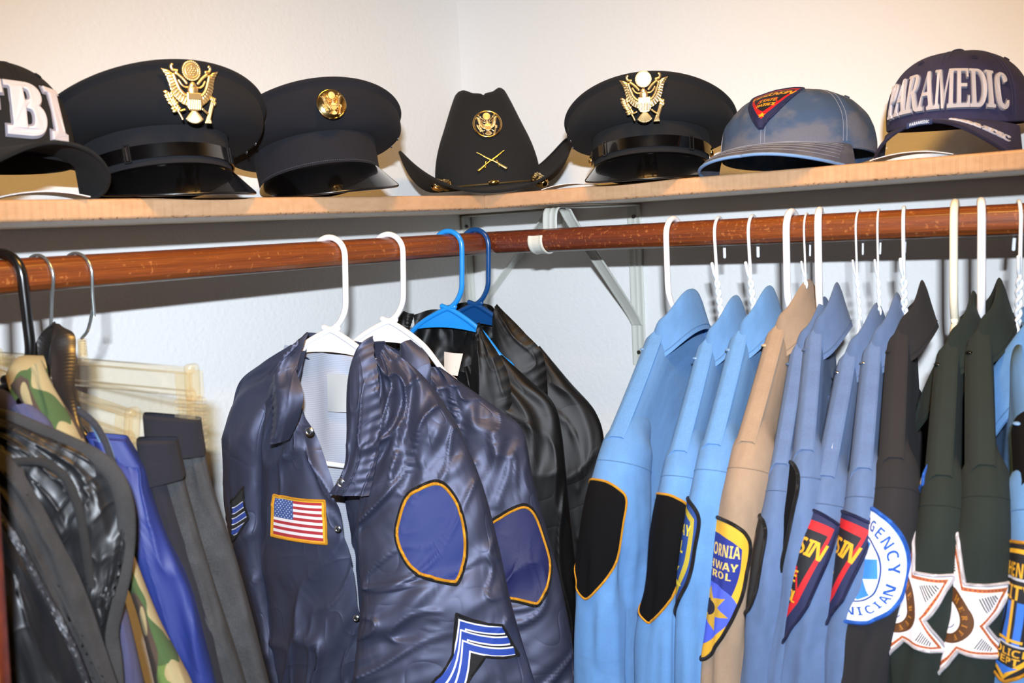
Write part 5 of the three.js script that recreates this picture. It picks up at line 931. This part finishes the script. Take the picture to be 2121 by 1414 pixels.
{
  const { w } = blackJacket('black nylon jacket on the bright blue hanger, with a pale neck label', [0.289, 0, 0.39], {
    seed: 81, sa: [[0.3299,-0.2222,0.4188], [0.3504,-0.2941,0.4184], [0.3763,-0.3824,0.4135], [0.3938,-0.4969,0.4071], [0.4112,-0.6209,0.4009], [0.4266,-0.8619,0.388]], sb: [[0.3774,-0.2062,0.374], [0.4152,-0.248,0.3541], [0.4521,-0.2861,0.3399], [0.4654,-0.3408,0.337], [0.4742,-0.4708,0.338], [0.4809,-0.6304,0.3324], [0.4883,-0.8722,0.3263]],
    ba: [[0.191,-0.1478,0.3811], [0.1457,-0.2345,0.395], [0.1364,-0.359,0.3978], [0.1232,-0.939,0.4018]], bb: [[0.3056,-0.1738,0.3552], [0.3847,-0.3142,0.3402], [0.4011,-0.5156,0.3383], [0.3991,-0.8847,0.3389]],
    ia: [[0.2038,-0.1389,0.3983], [0.2315,-0.1308,0.3753], [0.2761,-0.14,0.3627], [0.3198,-0.1575,0.364]], ib: [[0.2138,-0.2077,0.4103], [0.2289,-0.2239,0.3936], [0.2814,-0.2373,0.3776], [0.3214,-0.2418,0.3735]],
    collars: [[[[0.1638,-0.1839,0.4294], [0.1948,-0.1518,0.4215], [0.2061,-0.133,0.4145]], [[0.2128,-0.1978,0.4275], [0.2193,-0.1686,0.417], [0.2223,-0.1377,0.4076]], 1], [[[0.3387,-0.1763,0.3954], [0.3421,-0.2556,0.4089], [0.3504,-0.3193,0.4145], [0.3615,-0.3852,0.4086]], [[0.3398,-0.1548,0.3848], [0.3918,-0.2252,0.3781], [0.4007,-0.3057,0.3784], [0.3982,-0.3877,0.3797]], 2]],
  });
  const lb = [[0.2752,-0.2003,0.4045], [0.3087,-0.2037,0.3943], [0.2764,-0.2362,0.4091], [0.3004,-0.241,0.4018]].map((p) => V(...p));
  w('neck_label', sheet((u, v) => lb[0].clone().lerp(lb[1], u).lerp(lb[2].clone().lerp(lb[3], u), v).addScaledVector(V(0.3, 0, 0.95), 0.004 * sin(u * PI)), 10, 12, 0.0008), std({ map: canvasTex(64, 64, (g, a) => { g.fillStyle = '#cfc6bd'; g.fillRect(0, 0, a, a); g.fillStyle = '#c9a59c'; g.fillRect(a * 0.3, a * 0.35, a * 0.5, a * 0.5); }), roughness: 0.8 }), 'cream neck label');
  blackJacket('black nylon jacket on the dark navy hanger, furthest into the corner', [0.289, 0, 0.305], {
    seed: 93, sa: [[0.3495,-0.2365,0.3155], [0.3731,-0.3204,0.3122], [0.396,-0.4211,0.3096], [0.4081,-0.5406,0.3077], [0.4086,-0.6987,0.3073], [0.4074,-0.9057,0.3083]], sb: [[0.3848,-0.2029,0.2787], [0.433,-0.2657,0.2623], [0.473,-0.321,0.2443], [0.4853,-0.3839,0.2422], [0.4732,-0.4854,0.2531], [0.4612,-0.6587,0.2639], [0.4509,-0.909,0.2732]],
    ba: [[0.1951,-0.1564,0.2998], [0.1809,-0.3741,0.3042], [0.1517,-0.9721,0.3131]], bb: [[0.3093,-0.1834,0.2741], [0.3947,-0.3291,0.2572], [0.3759,-0.9261,0.266]],
    ia: [[0.2136,-0.1294,0.3203], [0.2419,-0.1253,0.2966], [0.2785,-0.1305,0.2865], [0.3026,-0.1387,0.2892]], ib: [[0.2233,-0.188,0.3273], [0.2447,-0.1901,0.3058], [0.2816,-0.1903,0.2956], [0.306,-0.1896,0.2952]],
    collars: [[[[0.3244,-0.1581,0.3282], [0.3376,-0.2172,0.3364], [0.3583,-0.2676,0.3294], [0.377,-0.3359,0.3186]], [[0.3276,-0.1307,0.3164], [0.3771,-0.178,0.3051], [0.4053,-0.2203,0.2938], [0.406,-0.3213,0.2935]], 1]],
  });
}
const HL = 'hangers on the left rod', hl = (z) => [ROD.d, ROD.y, z];
tubularHanger('white tubular hanger holding the front navy jacket', M.whitePlastic, hl(0.652), R(17), { yJ: -0.114, drop: 0.092, half: 0.125, bar: -0.205, roll: 4 });
tubularHanger('white tubular hanger holding the second navy jacket', M.whitePlastic, hl(0.532), R(16), { yJ: -0.114, drop: 0.092, half: 0.125, bar: -0.205, roll: 4 });
tubularHanger('bright blue tubular hanger holding a black jacket', M.bluePlastic, hl(0.392), R(14), { yJ: -0.107, drop: 0.092, half: 0.125, bar: -0.205, roll: 4 });
tubularHanger('dark navy tubular hanger next to the corner bracket', M.navyPlastic, hl(0.322), R(12), { yJ: -0.107, drop: 0.092, half: 0.125, bar: -0.205, roll: 4 });

// ---------------------------------------------------------------- the clothes at the left end of the left rod
const G = 'clothes at the left end of the left rod';
const F0 = V(0.86, 0.1, 0.5);
const wool = (c, seed, o = {}) => phy({ map: rep(clothMap(c, seed, o.grain ?? 0.5, 0.2), 0.1), roughness: 0.95, bumpMap: rep(o.twill ? twillBump : feltBump, 0.05), bumpScale: 0.0006 });
const greyWool = wool([0.185, 0.187, 0.195], 51), navyWool = wool([0.082, 0.078, 0.115], 52, { grain: 0.25, twill: true });
const soft = (seed, amp, W) => folds(seed, amp, W, 0.6, { kx: 14, ky: 2, skew: 1 });
// clear plastic trouser hangers
const clear = phy({ color: 0xfffaee, roughness: 0.08, transmission: 0.96, thickness: 0, ior: 1.5, clearcoat: 0.6 });
function clipHanger(label, z, yaw, roll, o) {
  const t = thing('clip_hanger', label, 'hanger', [ROD.d, ROD.y, z], yaw); t.rotation.order = 'YXZ'; t.rotation.z = roll;
  const yJ = o.yJ, x0 = -0.15, x1 = o.x1;
  obj('hook', tube(hookPath(0.0235, 0.022, yJ + 0.02, 205, 0.0019), 0.0019, 90, 10), M.steelWire, t);
  { const g = []; for (let i = 0; i < 7; i++) g.push((() => { const k = new THREE.TorusGeometry(0.0042, 0.0014, 8, 20); k.rotateX(PI / 2); k.translate(0, yJ + 0.018 - i * 0.003, 0); return k; })()); g.push(new THREE.CylinderGeometry(0.0042, 0.006, 0.026, 18).translate(0, yJ + 0.004, 0)); obj('neck_collar', g, clear, t); }
  const rail = (y, h, d) => box(x1 - x0, h, d, (x0 + x1) / 2, y, 0, 0.0015);
  obj('top_rail', rail(yJ - 0.008, 0.007, 0.013), clear, t); obj('bottom_rail', rail(yJ - 0.034, 0.006, 0.012), clear, t);
  obj('web_plate', rail(yJ - 0.021, 0.022, 0.003), clear, t);
  for (const x of [x0, x1]) obj('end_cap', box(0.012, 0.042, 0.017, x, yJ - 0.021, 0, 0.005), clear, t);
  for (const x of [x0 + 0.01, x1 - 0.004]) { // sprung clips with ribbed jaws
    const c = new THREE.Group(); c.name = 'clip'; c.position.set(x, yJ - 0.03, 0); t.add(c);
    for (const s of [-1, 1]) {
      const g = [box(0.020, 0.030, 0.004, 0, 0.006, s * 0.010, 0.0015), box(0.022, 0.066, 0.004, 0, -0.040, s * 0.006, 0.0015)];
      for (let i = 0; i < 8; i++) g.push(box(0.024 - 0.003 * (i % 2), 0.004, 0.009, 0, -0.012 - i * 0.0078, s * 0.009, 0.0012));
      obj('jaw', g, clear, c);
    }
    const sp = new THREE.TorusGeometry(0.006, 0.0011, 8, 24); sp.rotateY(PI / 2); sp.translate(0, -0.004, 0); obj('spring', sp, clear, c);
  }
  return t;
}
clipHanger('clear plastic clip hanger holding the far grey trousers', 1.034, R(14), R(-3), { yJ: -0.098, x1: 0.165 });
clipHanger('clear plastic clip hanger half hidden behind the black belt', 1.078, R(12), R(-12), { yJ: -0.118, x1: 0.155 });

function trousers(label, o) {
  const t = wThing('trousers', label, 'trousers', o.base, G), w = (n, g, m, l) => wobj(n, g, m, t, t, l);
  for (const p of o.parts) w(p.name, tubeGeo(flat(p.a, p.b, p.th, { hem: p.name === 'waistband' ? undefined : -1.22, face: F0, ex: p.ex ?? 0.7, fold: p.fold }), p.n ?? 64, 90), p.mat, p.label);
  return t;
}
trousers('grey wool trousers with dark navy waistband, furthest right of the left group', { base: [0.4, -0.19, 1.0], parts: [
  { name: 'leg', mat: greyWool, label: 'grey wool leg', th: ramp(0, 0.014, 1, 0.022), fold: soft(5, 0.006, 0.12), a: [[0.4119,-0.2233,1.036], [0.4239,-0.2838,1.0334], [0.4401,-0.3666,1.0254], [0.4576,-0.487,1.0158], [0.4637,-0.5556,1.0081]], b: [[0.447,-0.2262,0.9911], [0.456,-0.2624,0.9923], [0.4724,-0.3346,0.9841], [0.4873,-0.4128,0.9778], [0.4951,-0.4973,0.9678], [0.5019,-0.5671,0.9591]] },
  { name: 'waistband', mat: navyWool, label: 'navy waistband', ex: 0.35, th: ramp(0, 0.012, 0.06, 0.017, 1, 0.018), a: [[0.4098,-0.1784,1.0386], [0.4093,-0.2294,1.0392]], b: [[0.4464,-0.1898,0.9918], [0.4474,-0.2296,0.9905]] },
] });
trousers('grey wool trousers with navy side panel hanging in front of the matching pair', { base: [0.4, -0.2, 1.03], parts: [
  { name: 'leg', mat: greyWool, label: 'grey wool leg', th: ramp(0, 0.014, 1, 0.022), fold: soft(15, 0.005, 0.1), a: [[0.4381,-0.2424,1.0503], [0.4511,-0.3033,1.0464], [0.4686,-0.3846,1.0368], [0.4791,-0.4781,1.0233], [0.4851,-0.5454,1.0157]], b: [[0.4564,-0.2431,1.0269], [0.4715,-0.3239,1.0202], [0.489,-0.4116,1.0107], [0.4979,-0.4833,0.9993], [0.5056,-0.5516,0.9894]] },
  { name: 'side_panel', mat: navyWool, label: 'dark navy side panel', th: ramp(0, 0.018, 1, 0.028), fold: soft(25, 0.005, 0.1), a: [[0.434,-0.2431,1.0604], [0.449,-0.3068,1.0541], [0.4679,-0.3881,1.0426], [0.4787,-0.4758,1.0289], [0.4846,-0.5428,1.0214]], b: [[0.451,-0.2436,1.0387], [0.4662,-0.3212,1.032], [0.4829,-0.3972,1.0235], [0.4892,-0.4788,1.0154], [0.4955,-0.5461,1.0073]] },
  { name: 'waistband', mat: navyWool, label: 'navy waistband', ex: 0.35, th: ramp(0, 0.012, 0.06, 0.018, 1, 0.020), a: [[0.433,-0.1995,1.0618], [0.4339,-0.251,1.0606]], b: [[0.4575,-0.2037,1.0304], [0.4604,-0.2448,1.0267]] },
] });
const royal = phy({ color: new THREE.Color().setRGB(0.009, 0.020, 0.13), roughness: 0.62, sheen: 0.2, sheenRoughness: 0.4, sheenColor: new THREE.Color(0x1f3690), bumpMap: rep(crumple, 0.5), bumpScale: 0.0012 });
trousers('royal blue trousers between the black jacket and the grey trousers', { base: [0.42, -0.2, 1.07], parts: [
  { name: 'leg', mat: royal, th: ramp(0, 0.012, 0.2, 0.022, 1, 0.028), n: 90, fold: folds(35, 0.007, 0.12, 0.6, { kx: 10, ky: 3, skew: 5 }), a: [[0.4253,-0.1889,1.109], [0.4335,-0.2315,1.0977], [0.4465,-0.2748,1.0936], [0.4563,-0.3095,1.0938], [0.4675,-0.3913,1.0784], [0.482,-0.4624,1.0585], [0.4882,-0.5281,1.0499]], b: [[0.4431,-0.1985,1.0796], [0.4516,-0.2261,1.0678], [0.461,-0.2534,1.0686], [0.475,-0.2999,1.0631], [0.4865,-0.3621,1.0472], [0.4956,-0.4688,1.0348], [0.5002,-0.5347,1.0284]] },
  { name: 'waistband', mat: royal, ex: 0.35, th: ramp(0, 0.012, 0.06, 0.017, 1, 0.018), a: [[0.4223,-0.1854,1.1101], [0.4275,-0.213,1.1029]], b: [[0.4444,-0.1932,1.0797], [0.4522,-0.2242,1.069]] },
] });
{
  const t = wThing('jeans', 'faded light blue jeans edge folded among the darker trousers', 'jeans', [0.42, -0.17, 1.09], G), dn = wool([0.36, 0.47, 0.60], 61, { grain: 0.5, twill: true });
  wobj('leg', tubeGeo(flat([[0.4335,-0.1539,1.1227], [0.4402,-0.1766,1.1135], [0.4447,-0.2025,1.1074], [0.4501,-0.2316,1.0999], [0.4527,-0.268,1.0963]], [[0.4409,-0.1652,1.1125], [0.4482,-0.1881,1.1025], [0.4518,-0.2105,1.0975], [0.4538,-0.2323,1.0947], [0.4562,-0.2688,1.0915]], ramp(0, 0.004, 1, 0.009), { face: F0 }), 48, 60), dn, t);
  wobj('hem', tube([[0.4375,-0.1586,1.1222], [0.4469,-0.1713,1.1143], [0.4512,-0.1881,1.1083], [0.4543,-0.2098,1.1041], [0.4576,-0.2282,1.0995]], 0.0035, 50, 8), wool([0.22, 0.22, 0.25], 62), t);
}
// camouflage shirt
const camoTex = tex(512, 512, (x, y, u, v) => { // large rounded blotches: tan ground, greens, brown
  const w = 0.22 * noise(u * 7, v * 7, 5, 7), f = (s, k) => fbm(u * k + w, v * k + w, s, 2, k), A = f(2, 4), B = f(11, 4), D = f(23, 4), e = (hash(x, y, 3) - 0.5) * 0.05;
  let c = [0.60, 0.54, 0.39]; if (A > -0.10) c = [0.24, 0.32, 0.17]; if (B > 0.02) c = [0.36, 0.44, 0.21]; if (D > 0.05) c = [0.27, 0.21, 0.17]; if (f(31, 4) > 0.2) c = [0.60, 0.54, 0.39]; return c.map((q) => q + e);
}, { srgb: true });
const camo = phy({ map: rep(camoTex, 0.25), roughness: 0.92, bumpMap: rep(twillBump, 0.04), bumpScale: 0.0004 });
{
  const t = wThing('camouflage_shirt', 'woodland camouflage shirt on a black hanger beside the leather belt', 'shirt', [0.4, -0.14, 1.11], G);
  wobj('sleeve', tubeGeo(flat([[0.402,-0.127,1.1713], [0.417,-0.1515,1.1639], [0.434,-0.1862,1.1535], [0.4506,-0.2209,1.1437], [0.4689,-0.2709,1.1315], [0.4799,-0.3342,1.1152], [0.4863,-0.3976,1.1057], [0.4925,-0.5047,1.0964]], [[0.4164,-0.1036,1.145], [0.4276,-0.1262,1.1432], [0.4406,-0.1505,1.1387], [0.4532,-0.1745,1.135], [0.4744,-0.2489,1.1183], [0.483,-0.3063,1.1056], [0.4928,-0.3758,1.091], [0.507,-0.4509,1.07], [0.5151,-0.5161,1.0579]], ramp(0, 0.008, 0.2, 0.022, 1, 0.03), { hem: -0.85, face: F0, fold: folds(41, 0.005, 0.1, 0.7, { kx: 12, ky: 4 }) }), 72, 120), camo, t);
  wobj('body', tubeGeo(flat([[0.27, -0.165, 1.125], [0.13, -0.27, 1.15], [0.09, -0.5, 1.16], [0.09, -0.95, 1.16]], [[0.30, -0.165, 1.112], [0.38, -0.25, 1.10], [0.43, -0.5, 1.09], [0.43, -0.95, 1.09]], ramp(0, 0.006, 0.2, 0.02, 1, 0.024), { face: V(0.3, 0, 1), fold: soft(44, 0.006, 0.3) }), 60, 50), camo, t);
  wobj('collar', sheet(ribbon([[0.3579,-0.1186,1.1528], [0.3514,-0.1059,1.1376], [0.3585,-0.1074,1.117]], [[0.3799,-0.1462,1.1598], [0.3887,-0.1319,1.1468], [0.3937,-0.1304,1.1293]], { face: F0, bulge: () => 0.008 }), 20, 30, 0.002), camo, t);
}
// blue-violet shirt and a navy one on the white hanger
const violet = shirting([0.25, 0.25, 0.37], 63);
{
  const t = wThing('violet_shirt', 'blue violet shirt between the black jacket and the camouflage shirt', 'shirt', [0.42, -0.15, 1.14], G);
  wobj('sleeve', tubeGeo(flat([[0.4288,-0.1465,1.1862], [0.4444,-0.1728,1.178], [0.4636,-0.2191,1.1644], [0.4748,-0.2996,1.1477], [0.483,-0.3768,1.1355], [0.4828,-0.489,1.1358]], [[0.4385,-0.1474,1.1669], [0.453,-0.1599,1.1602], [0.4575,-0.1911,1.1535], [0.4792,-0.2631,1.1361], [0.488,-0.345,1.1231], [0.494,-0.4355,1.1143], [0.4985,-0.4976,1.1076]], ramp(0, 0.010, 0.2, 0.02, 1, 0.026), { hem: -0.85, face: F0, fold: soft(51, 0.004, 0.1) }), 64, 100), violet, t);
  wobj('body', tubeGeo(flat([[0.27, -0.17, 1.16], [0.13, -0.28, 1.185], [0.09, -0.5, 1.19], [0.09, -0.95, 1.19]], [[0.30, -0.17, 1.145], [0.38, -0.255, 1.135], [0.43, -0.5, 1.125], [0.43, -0.95, 1.125]], ramp(0, 0.006, 0.2, 0.018, 1, 0.02), { face: V(0.3, 0, 1), fold: soft(54, 0.005, 0.3) }), 60, 50), violet, t);
  wobj('collar', sheet(ribbon([[0.3767,-0.1293,1.1846], [0.4017,-0.1319,1.1772], [0.4221,-0.1431,1.1765]], [[0.3964,-0.1474,1.1949], [0.4208,-0.1572,1.1884], [0.4339,-0.1702,1.1839]], { face: F0, bulge: () => 0.008 }), 16, 24, 0.002), shirting([0.16, 0.17, 0.33], 64), t);
}
// leather belt looped over a hook
{
  const leather = phy({ color: new THREE.Color().setRGB(0.012, 0.0105, 0.0105), roughness: 0.36, clearcoat: 0.5, clearcoatRoughness: 0.25, bumpMap: rep(tex(256, 256, (x, y, u, v) => { const n = fbm(u * 10, v * 24, 3, 3, 2), r = 1 - abs(noise(u * 4, v * 26, 5, 2)); return clamp(0.5 + 0.3 * n + 0.3 * pow(r, 4)); }), 0.06), bumpScale: 0.0003 });
  const t = wThing('leather_belt', 'black leather belt looped over a steel wire hook', 'belt', [0.3, -0.09, 1.07], G);
  const st = ribbon([[0.3228,-0.0767,1.0849], [0.3309,-0.0906,1.0925], [0.3395,-0.1107,1.0994], [0.3642,-0.137,1.1117], [0.3941,-0.162,1.1168], [0.4158,-0.1892,1.1195], [0.4275,-0.2149,1.1172]], [[0.3251,-0.0797,1.0767], [0.3422,-0.0885,1.072], [0.3519,-0.1079,1.0774], [0.3742,-0.1363,1.093], [0.3993,-0.1597,1.1047], [0.4191,-0.1893,1.11], [0.4286,-0.2162,1.1107]], { face: F0, bulge: () => 0.003 });
  wobj('front_strap', sheet(st, 20, 90, 0.004), leather, t);
  wobj('back_strap', sheet(ribbon([[0.3133,-0.0764,1.0792], [0.2943,-0.088,1.0866], [0.2877,-0.1111,1.0957], [0.2838,-0.1457,1.101]], [[0.3127,-0.0872,1.0801], [0.3069,-0.1001,1.0831], [0.3038,-0.1226,1.0873], [0.3018,-0.1464,1.0901]], { face: F0, bulge: () => -0.003 }), 12, 40, 0.004), leather, t);
}
// the black jacket nearest the camera: bound satin flap, charcoal front
{
  const t = wThing('satin_lined_jacket', 'black satin-lined jacket filling the lower left, nearest the camera', 'jacket', [0.42, -0.14, 1.16], G), w = (n, g, m, l) => wobj(n, g, m, t, t, l);
  const satin = phy({ color: new THREE.Color().setRGB(0.011, 0.011, 0.012), specularIntensity: 0.55, roughness: 0.40, bumpMap: rep(tex(512, 512, (x, y, u, v) => { const w2 = 0.5 * noise(u * 6, v * 6, 4, 6), r = 1 - abs(fbm(u * 9 + w2, v * 9 + w2, 3, 2, 9) * 1.5); return clamp(0.3 + 0.6 * pow(clamp(r), 2)); }), 0.14), bumpScale: 0.0024 });
  const charcoal = wool([0.15, 0.142, 0.142], 71, { grain: 0.3 }), blackCloth = wool([0.07, 0.068, 0.07], 72, { grain: 0.3 }), binding = wool([0.16, 0.155, 0.155], 73, { grain: 0.2 });
  const rimPts = [[0.4215,-0.1473,1.2054], [0.4487,-0.1516,1.1955], [0.469,-0.1628,1.1814], [0.4888,-0.1778,1.1629], [0.5065,-0.192,1.1473], [0.5201,-0.2101,1.1373], [0.5287,-0.2371,1.1343], [0.528,-0.2677,1.1353], [0.5242,-0.3026,1.1404], [0.518,-0.337,1.149], [0.514,-0.3624,1.1545], [0.5141,-0.3965,1.1544], [0.5125,-0.47,1.1565]];
  const insPts = [[0.4405,-0.1873,1.2306], [0.4547,-0.1962,1.2248], [0.4686,-0.2094,1.2194], [0.4717,-0.2297,1.2101], [0.4826,-0.2482,1.204], [0.4858,-0.269,1.1945], [0.4868,-0.2895,1.1882], [0.4905,-0.3094,1.183], [0.4943,-0.3294,1.1778], [0.4966,-0.354,1.1747], [0.4989,-0.3788,1.1715], [0.5013,-0.4039,1.1682], [0.5002,-0.4675,1.1698]];
  const flap = ribbon(insPts, rimPts, { face: F0, bulge: () => 0.012, hem: -0.9, fold: folds(77, 0.008, 0.2, 0.5, { kx: 16, ky: 12, skew: 2 }) });
  w('satin_lining', sheet(hang(flap), 80, 110, 0.003), satin, 'glossy wrinkled satin lining');
  const RC = below(spline(rimPts), -0.9), bind = (a, v) => { v *= RC.vmax; const p = RC(v), e = 0.01, tg = RC(min(RC.vmax, v + e)).sub(RC(max(0, v - e))).normalize(), n = V(0.81, 0, 0.59), b = tg.clone().cross(n).normalize(); return p.addScaledVector(b, 0.0085 * cos(a)).addScaledVector(n, 0.004 * sin(a) + 0.002); };
  w('edge_binding', grid((u, v) => bind(u * TAU, v), 20, 140, { close: true }), binding, 'matte charcoal edge binding');
  w('inner_piping', tube([[0.468,-0.1882,1.2253], [0.4822,-0.1865,1.2057], [0.4988,-0.1888,1.1917], [0.508,-0.203,1.179], [0.5148,-0.2287,1.1734], [0.5168,-0.2616,1.1707], [0.5149,-0.3001,1.1683], [0.5173,-0.3348,1.1649]], 0.0042, 90, 8), binding);
  const body = ribbon([[0.423,-0.1637,1.2209], [0.4299,-0.2978,1.2389], [0.42,-0.4528,1.2525]], [[0.4967,-0.2072,1.127], [0.4949,-0.3415,1.1432], [0.491,-0.4803,1.1487]], { hem: -0.9, face: F0 });
  w('back_panel', sheet((u, v) => body(u, v * body.vmax, -0.012), 30, 40, 0.003), blackCloth);
  const fr = ribbon([[0.4663,-0.1985,1.2464], [0.4886,-0.2221,1.2295], [0.505,-0.2668,1.2207], [0.5127,-0.3142,1.2101], [0.5208,-0.358,1.1989], [0.5283,-0.3949,1.1886], [0.5361,-0.4526,1.1779]], [[0.4759,-0.1562,1.2332], [0.4978,-0.1849,1.2168], [0.5157,-0.2245,1.2059], [0.5241,-0.2625,1.1944], [0.5322,-0.308,1.1833], [0.5433,-0.3996,1.168], [0.5483,-0.4568,1.1611]], { hem: -0.9, face: F0, bulge: () => 0.010, fold: soft(83, 0.006, 0.1) });
  w('front_panel', sheet(hang(fr), 40, 90, 0.003), charcoal, 'charcoal front panel');
  const fl = ribbon([[0.484,-0.1927,1.2607], [0.493,-0.2779,1.2621], [0.5038,-0.3707,1.261], [0.5051,-0.4234,1.2593]], [[0.4883,-0.1862,1.2498], [0.5144,-0.2541,1.2277], [0.5344,-0.3127,1.2139], [0.5461,-0.3862,1.1978], [0.5542,-0.4428,1.1867]], { hem: -0.9, face: F0, bulge: () => 0.02, fold: folds(89, 0.008, 0.2, 0.4, { kx: 10, ky: 6 }) });
  w('front_panel', sheet(hang(fl), 50, 80, 0.003), nylon([0.016, 0.016, 0.018], { rough: 0.36, bump: 0.003 }), 'glossy black front panel');
  w('front_piping', tube([[0.5118,-0.21,1.2462], [0.5304,-0.2494,1.2344], [0.5374,-0.2839,1.2249], [0.5431,-0.3107,1.217], [0.5575,-0.3467,1.2108], [0.5625,-0.3819,1.2041], [0.5696,-0.4345,1.1942]], 0.0032, 80, 8), nylon([0.05, 0.05, 0.055], { rough: 0.3 }));
}
tubularHanger('black tubular hanger holding the camouflage shirt', M.blackPlastic, hl(1.118), R(24), { yJ: -0.118, r: 0.0058, drop: 0.09, half: 0.12, bar: -0.2 });
tubularHanger('white tubular hanger at the far left holding the violet shirt', M.whitePlastic, hl(1.150), R(26), { yJ: -0.112, r: 0.0052, drop: 0.10, half: 0.13, bar: -0.2, roll: 6 });
// a varnished wooden pole at the lower left edge
{
  const t = wThing('wooden_pole', 'orange varnished wooden pole at the lower left edge of the picture', 'pole', [0.6, -EYE, 1.3]), a = [0.602,-0.1637,1.2872], b = [0.5961,-0.3661,1.2954];
  const A = V(...a), B = V(...b), d = B.clone().sub(A), bot = A.clone().addScaledVector(d, (-EYE - A.y) / d.y), top = A.clone().addScaledVector(d, -0.5);
  wobj('shaft', tube([top.toArray(), A.toArray(), B.toArray(), bot.toArray()], 0.0125, 40, 16), phy({ map: rodTex(4.4, 0.1), roughness: 0.4, clearcoat: 0.4 }), t);
}

renderer.render(scene, camera);
